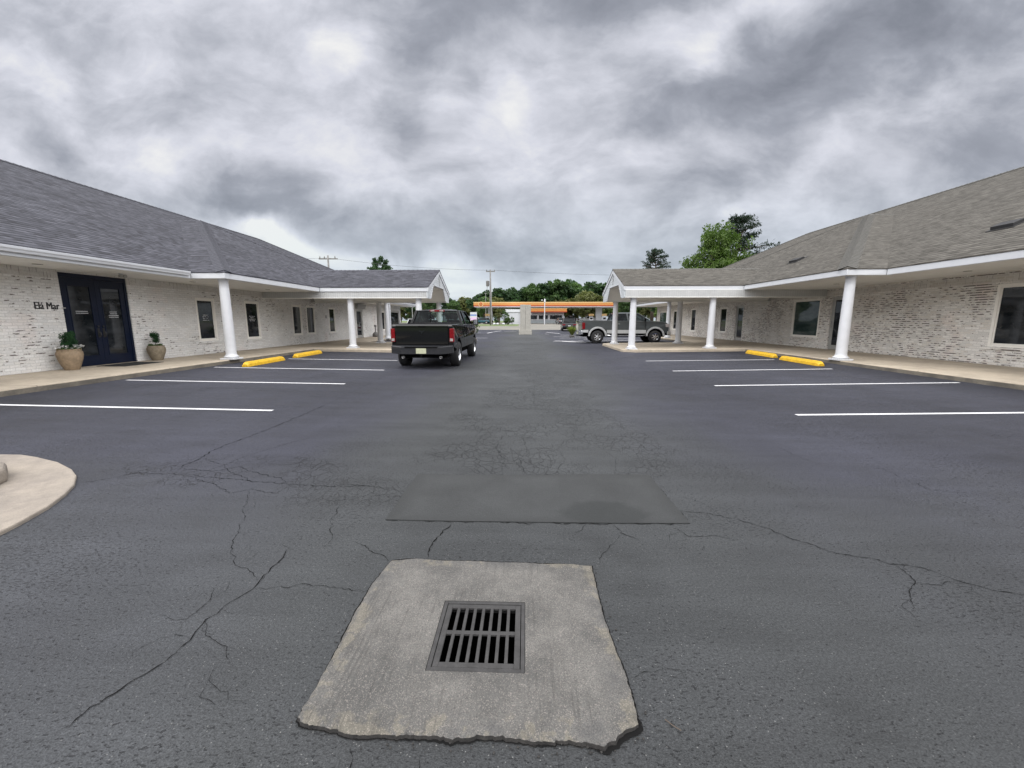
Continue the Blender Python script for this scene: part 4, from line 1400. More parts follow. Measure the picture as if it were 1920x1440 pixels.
# the navy double door of the left building
def navy_door(parent):
    X0 = -12.2; ya, yb, za, zb = 10.35, 12.17, .21, 2.74
    s = -1
    Xf = X0 - .03
    mb = MB()
    fw = .07
    mb.box(Xf, Xf - .08, ya + .001, ya + fw, za, zb); mb.box(Xf, Xf - .08, yb - fw, yb - .001, za, zb)
    mb.box(Xf, Xf - .08, ya + fw, yb - fw, zb - .12, zb - .001)
    fr = mb.build('double_door', M['navy'], parent, bevel=.004)
    mid = (ya + yb) / 2
    for a, b_ in ((ya + fw + .003, mid - .003), (mid + .003, yb - fw - .003)):
        mb = MB(); x1 = Xf - .02; x2 = Xf - .065; st = .125
        zt_, zb_ = zb - .124, za + .01
        mb.box(x1, x2, a, a + st, zb_, zt_); mb.box(x1, x2, b_ - st, b_, zb_, zt_)
        mb.box(x1, x2, a + st, b_ - st, zb_, zb_ + .26); mb.box(x1, x2, a + st, b_ - st, zt_ - .19, zt_)
        # raised bead round the glass
        for (p, q, r_, t_) in ((a + st, a + st + .025, zb_ + .26, zt_ - .19), (b_ - st - .025, b_ - st, zb_ + .26, zt_ - .19)):
            mb.box(x1 + .008, x2, p, q, r_, t_)
        mb.box(x1 + .008, x2, a + st + .025, b_ - st - .025, zb_ + .26, zb_ + .285); mb.box(x1 + .008, x2, a + st + .025, b_ - st - .025, zt_ - .215, zt_ - .19)
        mb.build('door_leaf', M['navy'], fr, bevel=.003)
        mb = MB(); mb.box(Xf - .035, Xf - .045, a + st + .02, b_ - st - .02, zb_ + .28, zt_ - .21)
        mb.build('pane', M['pane'], fr)
    for yc, nn in ((ya + .47, 1), (yb - .47, 3)):
        mb = MB()
    for yc, nn in ((ya + .49, 2), (yb - .47, 4)):
        rg = random.Random(nn)
        mb = MB()
        for i in range(nn):
            z = 1.72 - i * .05
            L = .30 * rg.uniform(.6, 1); y = yc - L / 2
            while y < yc + L / 2:
                ww = rg.uniform(.010, .022); mb.box(Xf - .031, Xf - .034, y, y + ww * .7, z, z + .02); y += ww + .004
        mb.build('lettering', M['letter_white'], fr)
    mb = MB()
    for yy in (mid - .07, mid + .07):
        mb.box(Xf - .012, Xf - .022, yy - .03, yy + .03, 1.0, 1.26)
        mb.tube([(Xf + .03, yy, 1.02), (Xf + .05, yy, 1.08), (Xf + .03, yy, 1.16)], .011, 8)
        mb.lathe([(.026, 0), (.026, .02)], 12, (Xf - .012, yy, 1.32), 'X')
    mb.build('handle', M['letter_black'], fr)


navy_door(BL)


# entrance fixtures on the left
mb = MB()
mb.box(-12.2, -12.05, 28.85, 30.25, 2.32, 2.62); mb.box(-12.05, -12.0, 28.8, 30.3, 2.50, 2.66)
tag(mb.build('door_hood', M['steel'], None, bevel=.01), 'dark grey box hood over the far glass door of the left building', 'door hood')
cyl = thing('floodlight', 'twin round soffit floodlight above the navy double doors', 'light', (-11.35, 11.2, 2.78))
mb = MB(); mb.lathe([(.05, 0), (.05, -.03)], 14); mb.build('mount', M['white'], cyl)
for k in (-1, 1):
    mb = MB(); mb.lathe([(.03, 0), (.045, .06), (.05, .07)], 14, (0, k * .06, -.07), 'X'); mb.build('lamp_head', M['lamp_glass'], cyl)

# wall lettering
sg = thing('wall_lettering', 'black lettering on white brick left of the navy doors', 'sign', (-12.195, 9.71, 1.765))
cu = bpy.data.curves.new('letters', 'FONT')
cu.body = "Elá Mar"; cu.size = .245; cu.extrude = .006; cu.offset = .0; cu.space_character = 1.0
cu.materials.append(M['letter_black'])
tmp = bpy.data.objects.new('letters_curve', cu); COL.objects.link(tmp)
bpy.context.view_layer.update()
lme = bpy.data.meshes.new_from_object(tmp.evaluated_get(bpy.context.evaluated_depsgraph_get()))
bpy.data.objects.remove(tmp)
lb = bmesh.new(); lb.from_mesh(lme)
lsrc = lb.faces[:] + lb.edges[:] + lb.verts[:]
for ddx, ddz in ((.009, .001), (.0045, -.001)):
    dd_ = bmesh.ops.duplicate(lb, geom=lsrc)
    for vv_ in [g_ for g_ in dd_['geom'] if isinstance(g_, bmesh.types.BMVert)]:
        vv_.co += Vector((ddx, 0, ddz))
lb.to_mesh(lme); lb.free()
lme.materials.clear(); lme.materials.append(M['letter_black'])
to = bpy.data.objects.new('letters', lme); COL.objects.link(to); to.parent = sg
to.rotation_euler = (math.pi / 2, 0, math.pi / 2); to.scale = (.74, 1.05, 1)
mb = MB(); mb.box(0, .012, .605, .69, .03, .055)
mb.build('light_bar', M['bronze'], sg)
mb = MB()
for k in range(3):
    mb.box(-12.2, -12.19, 28.0 + k * .14, 28.1 + k * .14, 1.66, 1.78)
tag(mb.build('unit_number', M['letter_black'], None), 'small dark unit number on the brick beside the far glass door', 'sign')
mb = MB(); mb.box(-12.2, -12.17, 24.38, 24.50, 1.62, 1.80)
tag(mb.build('wall_plaque', M['steel'], None, bevel=.004), 'small dark plaque on pale brick left of the narrow window', 'plaque')

# sidewalks -------------------------------------------------------------
def sidewalk(s, kb, wx, y0, y1, gx, gy0, gy1, label, ch):
    X = lambda v: s * v
    top = lambda x: .12 + gz(min(x, 9.7))
    mb = MB()
    # main walk
    pts = [(kb, y0), (kb, y1), (wx + .3, y1), (wx + .3, y0)]
    z = top(9.7)
    mb.prism([(X(x), y, -.1) for x, y in pts], (0, 0, z + .1))
    a = mb.build('sidewalk', M['walk'], None, bevel=.02)
    a['kind'] = 'structure'; a['label'] = label
    mb = MB()
    kbx = kb - .002
    mb.prism([(X(kb - .012), y0, -.05), (X(kb - .012), gy0 + .02, -.05), (X(kb), gy0 + .02, -.05), (X(kb), y0, -.05)], (0, 0, z + .05 - .022))
    mb.prism([(X(kb - .012), gy1, -.05), (X(kb - .012), y1, -.05), (X(kb), y1, -.05), (X(kb), gy1, -.05)], (0, 0, z + .05 - .022))
    mb.build('kerb_face', M['kerb'], a)
    # canopy slab, falling with the lot
    mb = MB()
    cn = [(kb + .0, gy0), (gx + .12 + ch, gy0), (gx + .05, gy0 + ch * .9), (gx, gy0 + ch * 1.2), (gx, gy1 - ch), (gx + ch, gy1), (kb, gy1)]
    lo = [mb.bm.verts.new((X(x), y, -.1)) for x, y in cn]; hi = [mb.bm.verts.new((X(x), y, top(x) - .001)) for x, y in cn]
    mb.bm.faces.new(lo); mb.bm.faces.new(hi[::-1])
    for i in range(len(cn)):
        j = (i + 1) % len(cn)
        mb.bm.faces.new((lo[i], hi[i], hi[j], lo[j]))
    mb.build('canopy_slab', M['walk'], a, bevel=.02)
    return a


sidewalk(-1, 9.65, 12.2, -8, 39.5, 4.35, 18.0, 24.3, 'tan concrete walk along the left building', .35)
sidewalk(1, 10.05, 13.55, -8, 43.0, 4.55, 18.6, 24.3, 'tan concrete walk along the right building', .45)

# stained base edge of kerb is in the material; wheel stops ---------------
ws = thing('wheel_stop', 'nearer yellow wheel stop by the left column', 'wheel stop', (-8.62, 12.95, gz(8.6)), R(3), 'yellow concrete wheel stops')
mb = MB()
L = 1.06
sec = [(-.11, 0), (.11, 0), (.095, .085), (.055, .15), (-.055, .15), (-.095, .085)]
rr = []
for y, f in ((-L, .55), (-L + .05, .85), (-L + .13, 1), (L - .13, 1), (L - .05, .85), (L, .55)):
    rr.append([mb.bm.verts.new((x * (.75 + .25 * f), y, z * f)) for x, z in sec])
for a, b_ in zip(rr, rr[1:]):
    for i in range(6):
        mb.bm.faces.new((a[i], a[(i + 1) % 6], b_[(i + 1) % 6], b_[i]))
mb.bm.faces.new(rr[0]); mb.bm.faces.new(rr[-1][::-1])
mb.build('stop_body', M['yellow'], ws, bevel=.008)
mb = MB()
for y in (-.6, .6):
    mb.lathe([(.02, .15), (.02, .156)], 10, (0, y, 0))
mb.build('anchor_pin', M['steel'], ws)
dup(ws, (-8.80, 15.95, gz(8.8)), R(3), 'farther yellow wheel stop near the left canopy slab', 'yellow concrete wheel stops')
dup(ws, (9.20, 13.65, gz(9.2)), R(-3), 'nearer yellow wheel stop by the right column', 'yellow concrete wheel stops')
dup(ws, (9.50, 16.45, gz(9.5)), R(-3), 'farther yellow wheel stop near the right canopy slab', 'yellow concrete wheel stops')

# roof vents on the right roof
for (x, y, ea_, lab) in ((11.85, 18.50, 9.85, 'small dark roof vent low on the right roof beside the canopy'), (12.9, 11.65, 11.05, 'larger dark roof vent at the right edge of the right roof')):
    t = thing('roof_vent', lab, 'roof vent', (x, y, 3.07 + .5 * (x - ea_)), 0, 'roof vents')
    t.rotation_euler = (0, -math.atan(.5), 0)
    mb = MB()
    mb.prism([(-.20, -.27, .0), (.20, -.27, .0), (.12, -.27, .085), (-.17, -.27, .095)], (0, .54, 0))
    mb.build('hood', M['vent_black'], t, bevel=.01)
    mb = MB(); mb.box(-.26, .28, -.33, .33, .004, .014); mb.build('flashing', M['vent_black'], t)


# ------------------------------------------------------------------ foliage helpers
def leaf_cloud(mb, centres, n_per, size, rg, flat=1.0, squash=.8, needle=False):
    """many small leaf faces in clumps; centres = [(pos, radius)]"""
    for (c, r) in centres:
        c = Vector(c)
        n_ = max(4, int(n_per * (r ** 1.6)))
        for _ in range(n_):
            d = Vector((rg.gauss(0, 1), rg.gauss(0, 1), rg.gauss(0, 1) * squash))
            if d.length < 1e-4:
                continue
            d = d.normalized() * (r * (rg.random() ** .45))
            p = c + d
            a = Vector((rg.uniform(-1, 1), rg.uniform(-1, 1), rg.uniform(-1, 1) * flat)).normalized()
            b_ = a.cross(Vector((rg.uniform(-1, 1), rg.uniform(-1, 1), rg.uniform(-1, 1)))).normalized()
            s_ = size * rg.uniform(.6, 1.3)
            w = s_ * (.28 if needle else .62)
            vs = [mb.bm.verts.new(p - a * s_ * .5), mb.bm.verts.new(p + b_ * w * .5), mb.bm.verts.new(p + a * s_ * .5), mb.bm.verts.new(p - b_ * w * .5)]
            mb.bm.faces.new(vs)


def make_tree(label, leafmat, H, Rc, seed, loc, trunk_h=.35, n_clump=60, n_per=40, leaf=.35, kind='deciduous', group=None, rz=0, cat='tree', base=None):
    rg = random.Random(seed)
    names = {'deciduous': 'deciduous_tree', 'pine': 'pine_tree', 'shrub': 'shrub'}
    t = thing(names[kind], label, cat, loc, rz, group)
    mb = MB()
    top = H * (.9 if kind == 'pine' else .7)
    bend = [(rg.uniform(-.03, .03) * H, rg.uniform(-.03, .03) * H) for _ in range(5)]
    pts = [(bend[i][0] * i / 4, bend[i][1] * i / 4, top * i / 4) for i in range(5)]
    r0 = H * .022
    mb.tube(pts, [r0 * (1.15 - .22 * i) for i in range(5)], 7)
    cents = []
    if kind == 'pine':
        lv = 9
        for i in range(lv):
            f = i / (lv - 1)
            z = H * (trunk_h + (1 - trunk_h) * f * .97)
            rad = Rc * (1 - .55 * f ** 2.2) * rg.uniform(.65, 1.12)
            k = rg.randint(3, 5)
            a0 = rg.uniform(0, 6.28)
            for j in range(k):
                a = a0 + j * 6.28 / k + rg.uniform(-.4, .4)
                L_ = rad * rg.uniform(.6, 1.1)
                e = (math.cos(a) * L_, math.sin(a) * L_, z + L_ * rg.uniform(.0, .25))
                mb.tube([(0, 0, z - .3), (e[0] * .6, e[1] * .6, z), e], [r0 * .3, r0 * .2, r0 * .1], 5)
                for q in (.45, .7, .95, 1.1):
                    cents.append(((e[0] * q + rg.uniform(-.3, .3), e[1] * q + rg.uniform(-.3, .3), z + (e[2] - z) * q + rg.uniform(-.1, .3)), Rc * rg.uniform(.11, .20)))
        cents.append(((0, 0, H * .98), Rc * .25))
    else:
        zc = H * (trunk_h + (1 - trunk_h) / 2); rz_ = H * (1 - trunk_h) / 2
        lobes = []
        for k in range(7 if kind == 'deciduous' else 4):
            a = rg.uniform(0, 6.28); f = rg.uniform(-.75, .8)
            rr_ = Rc * .55 * math.sqrt(max(.05, 1 - f * f)) * rg.uniform(.7, 1.15)
            lobes.append((Vector((math.cos(a) * rr_, math.sin(a) * rr_, zc + f * rz_ * .72)), Rc * rg.uniform(.40, .60)))
        lobes.append((Vector((0, 0, zc)), Rc * .6))
        lobes.append((Vector((rg.uniform(-.2, .2) * Rc, rg.uniform(-.2, .2) * Rc, zc + rz_ * .62)), Rc * .42))
        for (lc, lr) in lobes[:6]:
            mb.tube([(0, 0, H * trunk_h * .8), tuple(lc * .5 + Vector((0, 0, H * trunk_h * .45))), tuple(lc)], [r0 * .5, r0 * .32, r0 * .1], 5)
        for k in range(n_clump):
            lc, lr = lobes[k % len(lobes)]
            d = Vector((rg.gauss(0, 1), rg.gauss(0, 1), rg.gauss(0, 1))).normalized() * lr * rg.uniform(.55, 1.12)
            d.z *= .85
            cents.append((tuple(lc + d), Rc * rg.uniform(.10, .22)))
    mb.build('trunk', M['bark'], t, smooth=True)
    mb = MB()
    sc = n_per / max(.05, (Rc * .16) ** 1.6)
    leaf_cloud(mb, cents, sc, leaf, rg, needle=(kind == 'pine'), squash=(.45 if kind == 'pine' else .85))
    mb.build('crown', leafmat, t, recalc=False)
    return t


# ------------------------------------------------------------------ planters
def planter(label, loc, sc, topiary, potmat, wd=1.0):
    t = thing('planter', label, 'planter', loc, 0, 'planters beside the navy doors')
    mb = MB()
    t.scale = (wd, wd, 1)
    H = .46 * sc
    prof = [(.15, 0), (.165, .01), (.215, .12), (.262, .24), (.285, .34), (.278, .40), (.255, .44), (.262, .455), (.262, .475), (.235, .475), (.225, .43)]
    seg = 44
    rings = []
    for (r, z) in prof:
        rings.append([mb.bm.verts.new(((r * sc * (1 + (.018 * math.cos(22 * 2 * math.pi * k / seg) if .02 < z < .43 else 0))) * math.cos(2 * math.pi * k / seg),
                                       (r * sc * (1 + (.018 * math.cos(22 * 2 * math.pi * k / seg) if .02 < z < .43 else 0))) * math.sin(2 * math.pi * k / seg), z * sc)) for k in range(seg)])
    for a, b_ in zip(rings, rings[1:]):
        for k in range(seg):
            mb.bm.faces.new((a[k], a[(k + 1) % seg], b_[(k + 1) % seg], b_[k]))
    mb.bm.faces.new(rings[0][::-1])
    mb.build('pot', potmat, t, smooth=True)
    mb = MB(); mb.lathe([(.228 * sc, .43 * sc), (.228 * sc, .435 * sc)], 24); mb.build('soil', M['soil'], t)
    rg = random.Random(int(sc * 100))
    mb = MB()
    if topiary:
        mb.tube([(0, 0, .42 * sc), (.01, .0, .55 * sc), (0, .01, .62 * sc)], .012, 6)
        mb.build('stem', M['bark'], t)
        mb = MB()
        cs = [((rg.uniform(-.09, .09), rg.uniform(-.09, .09), .72 * sc + rg.uniform(-.12, .14)), .085) for _ in range(16)]
        leaf_cloud(mb, cs, 5200, .035, rg)
        mb.build('shrub', M['leaf_dark'], t, recalc=False)
        mb = MB()
        cs = [((.17 * sc * math.cos(a * .6), .17 * sc * math.sin(a * .6), .48 * sc), .06) for a in range(11)]
        leaf_cloud(mb, cs, 4600, .04, rg)
        mb.build('underplanting', M['leaf_bush'], t, recalc=False)
    else:
        cs = [((rg.uniform(-.15, .15), rg.uniform(-.15, .15), .66 * sc + rg.uniform(-.15, .19)), .10) for _ in range(24)]
        leaf_cloud(mb, cs, 4800, .042, rg)
        mb.build('shrub', M['leaf_dark'], t, recalc=False)
        mb = MB()
        for k in range(130):
            a = rg.uniform(0, 6.28); r = rg.uniform(.17, .33) * sc
            c = Vector((r * math.cos(a), r * math.sin(a), .52 * sc + rg.uniform(-.04, .05)))
            for j in range(5):
                aa = j * 1.257 + rg.random()
                p1 = c + Vector((math.cos(aa) * .028, math.sin(aa) * .028, .016)); p2 = c + Vector((math.cos(aa + .9) * .028, math.sin(aa + .9) * .028, .010))
                mb.poly([c, p1, p2])
        mb.build('flowers', M['flower'], t, recalc=False)
        mb = MB()
        cs = [((.22 * sc * math.cos(a * .5), .22 * sc * math.sin(a * .5), .475 * sc), .06) for a in range(13)]
        leaf_cloud(mb, cs, 3600, .04, rg)
        mb.build('underplanting', M['leaf_bush'], t, recalc=False)
    return t


planter('larger ribbed brown pot with bushy shrub and white flowers', (-11.80, 9.98, .21), 1.14, False, M['pot'], .76)
planter('smaller ribbed pot with ball topiary right of the navy doors', (-11.88, 12.52, .21), 1.0, True, M['pot2'], .84)
mb = MB(); mb.box(-12.0, -11.15, 10.75, 11.95, .211, .223)
tag(mb.build('door_mat', M['mat_rubber'], None, bevel=.004), 'black rectangular mat before the navy doors', 'door mat')
# cigarette receptacle
t = thing('ash_receptacle', 'grey bottle shaped cigarette receptacle against the far left wall', 'receptacle', (-11.75, 29.9 + 1.4, .21))
mb = MB(); mb.lathe([(.17, 0), (.235, .04), (.24, .18), (.19, .30), (.07, .37), (.045, .44), (.042, .78)], 20); mb.build('base', M['urn'], t, smooth=True)
mb = MB(); mb.lathe([(.05, .78), (.085, .80), (.085, .90), (.05, .93)], 16); mb.build('cap', M['urn'], t)


# ------------------------------------------------------------------ vehicles
def arch(cy, cz, r, n=10, a0=180, a1=0):
    return [(cy + r * math.cos(R(a0 + (a1 - a0) * i / n)), cz + r * math.sin(R(a0 + (a1 - a0) * i / n))) for i in range(n + 1)]


def side_solid(mb, prof, w, wfun=None, cuts=6):
    """extrude a side profile [(y,z)] over the width, bulging gently at mid height"""
    xs = [-1, -.93, -.6, 0, .6, .93, 1]
    bm = mb.bm
    n = len(prof)
    rows = []
    for k, xx in enumerate(xs):
        row = []
        for (y, z) in prof:
            ww = w * (wfun(y, z) if wfun else 1)
            row.append(bm.verts.new((xx * ww, y, z)))
        rows.append(row)
    for a, b_ in zip(rows, rows[1:]):
        for i in range(n):
            bm.faces.new((a[i], a[(i + 1) % n], b_[(i + 1) % n], b_[i]))
    bm.faces.new(rows[0][::-1]); bm.faces.new(rows[-1])


def make_wheel(parent, x, y, r, w, side, rimmat, spokes=6, rr=.62):
    mb = MB()
    xo = side * w / 2
    prof = [(r * rr, -w / 2), (r * .93, -w / 2), (r * .985, -w * .40), (r, -w * .25), (r, w * .25), (r * .985, w * .40), (r * .93, w / 2), (r * rr, w / 2)]
    mb.lathe(prof, 32, (x, y, r), 'X', caps=False)
    # tread grooves
    tyre = mb.build('wheel', M['tyre'], parent, smooth=True)
    mb = MB()
    R0 = r * rr
    mb.lathe([(R0, -w * .42), (R0 * .97, -w * .2)], 28, (x, y, r), 'X', caps=False)
    face = x + side * w * .34
    mb.lathe([(R0 * 1.0, side * w * .47), (R0 * .93, side * w * .46), (R0 * .88, side * w * .36), (R0 * .86, side * w * .1)], 28, (x, y, r), 'X', caps=False)
    for k in range(spokes):
        a = 2 * math.pi * k / spokes + .3
        ca, sa = math.cos(a), math.sin(a)
        hw0, hw1 = R0 * .19, R0 * .13
        pts = []
        for rad, hw in ((R0 * .18, hw0), (R0 * .92, hw1)):
            pts += [(face, y + rad * ca - hw * sa, r + rad * sa + hw * ca), (face, y + rad * ca + hw * sa, r + rad * sa - hw * ca)]
        mb.prism([pts[0], pts[1], pts[3], pts[2]], (-side * w * .12, 0, 0))
    mb.lathe([(R0 * .30, face - x - side * .03), (R0 * .30, face - x + side * .012), (R0 * .2, face - x + side * .022)], 16, (x, y, r), 'X')
    mb.build('rim', rimmat, tyre)
    mb = MB(); mb.lathe([(R0 * .93, side * w * .02), (R0 * .93, side * w * .04)], 24, (x, y, r), 'X'); mb.build('brake_disc', M['under'], tyre)


def pickup(label, loc, rz, paint, lower=None, rimmat='chrome', flare=False, crew=True, W=1.98, lift=0.0):
    t = thing('pickup_truck', label, 'pickup truck', loc, rz)
    P = M[paint]
    wb = 3.65; wr = .40
    hw = W / 2
    zb = .56 + lift      # sill height
    rail = 1.37 + lift; hood = 1.30 + lift
    ya, yf = 0.0, wb
    ar = .50
    prof = [(-.95, zb + .12), (-.96, rail - .06), (-.93, rail), (.88, rail + .005), (1.2, rail - .02), (2.95, rail - .02), (3.15, rail - .02), (3.9, hood + .03), (4.30, hood - .03), (4.45, hood - .14), (4.52, .92 + lift), (4.50, zb + .02)]
    cz = wr + lift * .5 + .02
    prof += [(yf + ar + .02, zb)] + arch(yf, cz, ar, 12, 12, 168)[0:] + [(yf - ar - .02, zb)]
    prof += [(ya + ar + .02, zb)] + arch(ya, cz, ar, 12, 12, 168) + [(ya - ar - .02, zb + .04)]
    wf = lambda y, z: (1 - .055 * max(0, (z - 1.05 - lift) / .35) ** 2) * (1 - .05 * max(0, (y - 3.6) / .9) ** 2)
    mb = MB(); side_solid(mb, prof, hw, wf)
    body = mb.build('body', P, t, bevel=.035, bseg=3)
    # bed recess top (tonneau / dark liner)
    mb = MB(); mb.box(-hw + .10, hw - .10, -.88, .80, rail - .012, rail + .018); mb.build('bed_cover', M['seat'], t, bevel=.01)
    # dark gap between cab and bed, door shut lines
    mb = MB()
    for yy in ([1.02, 2.0, 3.02] if crew else [1.02, 1.62, 2.95]):
        for sx in (-1, 1):
            mb.box(sx * (hw + .001), sx * (hw - .012), yy - .008, yy + .008, zb + .10, rail - .06)
    mb.build('shut_lines', M['under'], body)
    # cab
    cy0, cy1 = (1.0, 3.35)
    ty0, ty1 = 1.17, 2.55
    zt_ = 1.89 + lift
    bw, tw = hw - .07, hw - .24
    zc = rail - .03
    B = {(-1, 0): (-bw, cy0, zc), (1, 0): (bw, cy0, zc), (-1, 1): (-bw, cy1, zc), (1, 1): (bw, cy1, zc)}
    T = {(-1, 0): (-tw, ty0, zt_ - .05), (1, 0): (tw, ty0, zt_ - .05), (-1, 1): (-tw, ty1, zt_ - .05), (1, 1): (tw, ty1, zt_ - .05)}
    mb = MB()
    # roof shell, crowned
    nx, ny = 8, 6
    V = {}
    for i in range(nx + 1):
        for j in range(ny + 1):
            fx, fy = i / nx * 2 - 1, j / ny
            y = ty0 - .03 + (ty1 + .03 - ty0 + .03) * fy
            z = zt_ - .055 + .055 * (1 - abs(fx) ** 3) * (1 - abs(fy * 2 - 1) ** 4)
            V[i, j] = mb.bm.verts.new((fx * (tw + .03), y, z))
    for i in range(nx):
        for j in range(ny):
            mb.bm.faces.new((V[i, j], V[i + 1, j], V[i + 1, j + 1], V[i, j + 1]))
    ed = [(i, 0) for i in range(nx + 1)] + [(nx, j) for j in range(1, ny + 1)] + [(i, ny) for i in range(nx - 1, -1, -1)] + [(0, j) for j in range(ny - 1, 0, -1)]
    lo = [mb.bm.verts.new(V[e].co - Vector((0, 0, .05))) for e in ed]
    for i in range(len(ed)):
        j = (i + 1) % len(ed)
        mb.bm.faces.new((V[ed[i]], V[ed[j]], lo[j], lo[i]))
    mb.bm.faces.new(lo)
    # pillars
    def pillar(a, b_, wy, wx_):
        a, b_ = Vector(a), Vector(b_)
        q = [(-wx_, -wy), (wx_, -wy), (wx_, wy), (-wx_, wy)]
        lo_ = [mb.bm.verts.new(a + Vector((p_[0], p_[1], 0))) for p_ in q]; hi_ = [mb.bm.verts.new(b_ + Vector((p_[0], p_[1], 0))) for p_ in q]
        mb.bm.faces.new(lo_[::-1]); mb.bm.faces.new(hi_)
        for i in range(4):
            mb.bm.faces.new((lo_[i], lo_[(i + 1) % 4], hi_[(i + 1) % 4], hi_[i]))
    for sx in (-1, 1):
        pillar(B[sx, 0], T[sx, 0], .075, .045)
        pillar(B[sx, 1], T[sx, 1], .045, .035)
        for f in ([.44] if crew else [.36]):
            a = Vector(B[sx, 0]).lerp(Vector((B[sx, 1][0], 3.1, zc)), f); b_ = Vector(T[sx, 0]).lerp(Vector(T[sx, 1]), f + .06)
            pillar(a, b_, .05, .03)
    # lower rear cab panel under the back window and top header
    mb.prism([(-bw, cy0 - .03, zc - .02), (bw, cy0 - .03, zc - .02), (bw - .02, cy0 + .01, zc + .09), (-bw + .02, cy0 + .01, zc + .09)], (0, .04, 0))
    mb.build('cab', P, t, bevel=.015, smooth=False)
    # glass
    mb = MB()
    o_ = .02
    def rw(f0, f1):       # a strip of the back window between two fractions of its width
        lo_, hi_ = bw - .08, tw - .04
        return [(lo_ * f0, cy0 - .005, zc + .08), (lo_ * f1, cy0 - .005, zc + .08), (hi_ * f1, ty0 - .03, zt_ - .10), (hi_ * f0, ty0 - .03, zt_ - .10)]
    mb.poly(rw(-1, -.27)); rwin = mb.build('rear_window', M['truck_glass'], t, recalc=False)
    mb = MB(); mb.poly(rw(.27, 1)); mb.build('rear_window', M['truck_glass'], t, recalc=False)
    mb = MB(); mb.poly(rw(-.27, .27)); mb.build('sliding_window', M['clear_glass'], t, recalc=False)
    mb = MB()      # sliding centre frame and black band
    for xx in (-.22, .22):
        mb.tube([(xx, cy0 - .012, zc + .08), (xx, ty0 - .036, zt_ - .10)], .010, 6)
    mb.build('rear_window_frame', M['under'], t)
    mb = MB()
    mb.poly([(-bw + .04, cy1, zc), (bw - .04, cy1, zc), (tw - .03, ty1 + .02, zt_ - .08), (-tw + .03, ty1 + .02, zt_ - .08)])
    mb.build('windshield', M['clear_glass'], t, recalc=False)
    for sx in (-1, 1):
        mb = MB()
        mb.poly([(sx * bw, cy0 + .06, zc), (sx * bw, cy1 - .05, zc), (sx * tw, ty1 - .02, zt_ - .07), (sx * tw, ty0 + .07, zt_ - .07)])
        mb.build('side_window', M['truck_glass'], t, recalc=False)
    # seats & dash
    mb = MB()
    for sx in (-.42, .42):
        for yy in ((1.55, 2.35) if crew else (1.85,)):
            mb.box(sx - .24, sx + .24, yy, yy + .14, 1.0, zc + .16)
            mb.box(sx - .13, sx + .13, yy + .01, yy + .11, zc + .19, zc + .34)
    mb.box(-bw + .1, bw - .1, 3.0, 3.25, 1.0, zc + .02)
    mb.build('seats', M['seat'], t, bevel=.03)
    # third brake light
    mb = MB(); mb.box(-.26, .26, ty0 - .075, ty0 - .02, zt_ - .105, zt_ - .035); mb.build('brake_light', M['red_lens'], t, bevel=.008)
    mb = MB()
    for xx in (-.16, .16):
        mb.box(xx - .07, xx + .07, ty0 - .082, ty0 - .075, zt_ - .09, zt_ - .05)
    mb.build('cargo_lamp', M['clear_lens'], t)
    # tailgate
    mb = MB()
    mb.box(-.80, .80, -1.0, -.952, zb + .20, rail - .035)
    mb.box(-.80, .80, -1.02, -1.0, rail - .10, rail - .04)
    tg = mb.build('tailgate', P, t, bevel=.012)
    mb = MB(); mb.box(-.12, .12, -1.026, -1.018, rail - .095, rail - .06); mb.build('handle', M['under'], tg)
    mb = MB()      # raised dark badge
    mb.prism([(-.10, -1.004, 1.16 + lift), (-.03, -1.004, 1.13 + lift), (0, -1.004, 1.05 + lift), (.03, -1.004, 1.13 + lift), (.10, -1.004, 1.16 + lift), (.05, -1.004, 1.18 + lift), (0, -1.004, 1.15 + lift), (-.05, -1.004, 1.18 + lift)], (0, -.010, 0))
    mb.build('badge', M['auto_glass'], tg)
    for sx in (-1, 1):
        mb = MB(); mb.box(sx * (hw - .125), sx * (hw + .004), -.985, -.80, zb + .27, rail - .13)
        tl = mb.build('tail_lamp', M['red_lens'], t, bevel=.015)
        mb = MB(); mb.box(sx * (hw - .11), sx * (hw - .02), -.993, -.97, zb + .30, zb + .38); mb.build('reverse_lens', M['clear_lens'], tl)
    # bumper
    mb = MB()
    bz0, bz1 = .46 + lift, .70 + lift
    mb.prism([(-hw + .01, -.93, bz0 + .04), (-hw + .02, -1.06, bz0 + .03), (-.62, -1.16, bz0), (.62, -1.16, bz0), (hw - .02, -1.06, bz0 + .03), (hw - .01, -.93, bz0 + .04)], (0, 0, bz1 - bz0))
    bmp = mb.build('rear_bumper', M['chrome'] if flare else M['paint_dark'], t, bevel=.02)
    mb = MB(); mb.box(-.50, .50, -1.172, -1.161, bz1 - .035, bz1 - .005); mb.build('bumper_step', M['under'], bmp)
    mb = MB(); mb.box(-.155, .155, -1.172, -1.162, bz0 + .03, bz0 + .19); pl = mb.build('licence_plate', M['plate'], t)
    mb = MB(); mb.tube([(0, -1.02, .42 + lift), (0, -1.22, .42 + lift)], .035, 8); mb.box(-.3, .3, -1.0, -.9, .36 + lift, .42 + lift); mb.build('tow_hitch', M['under'], t)
    if not flare:
        for xx in (-.58, .58):
            mb = MB(); mb.lathe([(.035, 0), (.040, -.13), (.030, -.13), (.026, -.05)], 14, (xx, -.98, .37), 'Y'); mb.build('exhaust_tip', M['steel'], t, smooth=True)
    mb = MB(); mb.box(-.75, .75, -.9, 4.3, .34 + lift, zb + .02); mb.build('chassis', M['under'], t)
    mb = MB()
    for yy in (ya, yf):
        mb.box(-.70, .70, yy - .52, yy + .52, .62, 1.05 + lift)
        mb.tube([(-.8, yy, wr), (.8, yy, wr)], .05, 8)
    mb.build('wheel_well', M['under'], t)
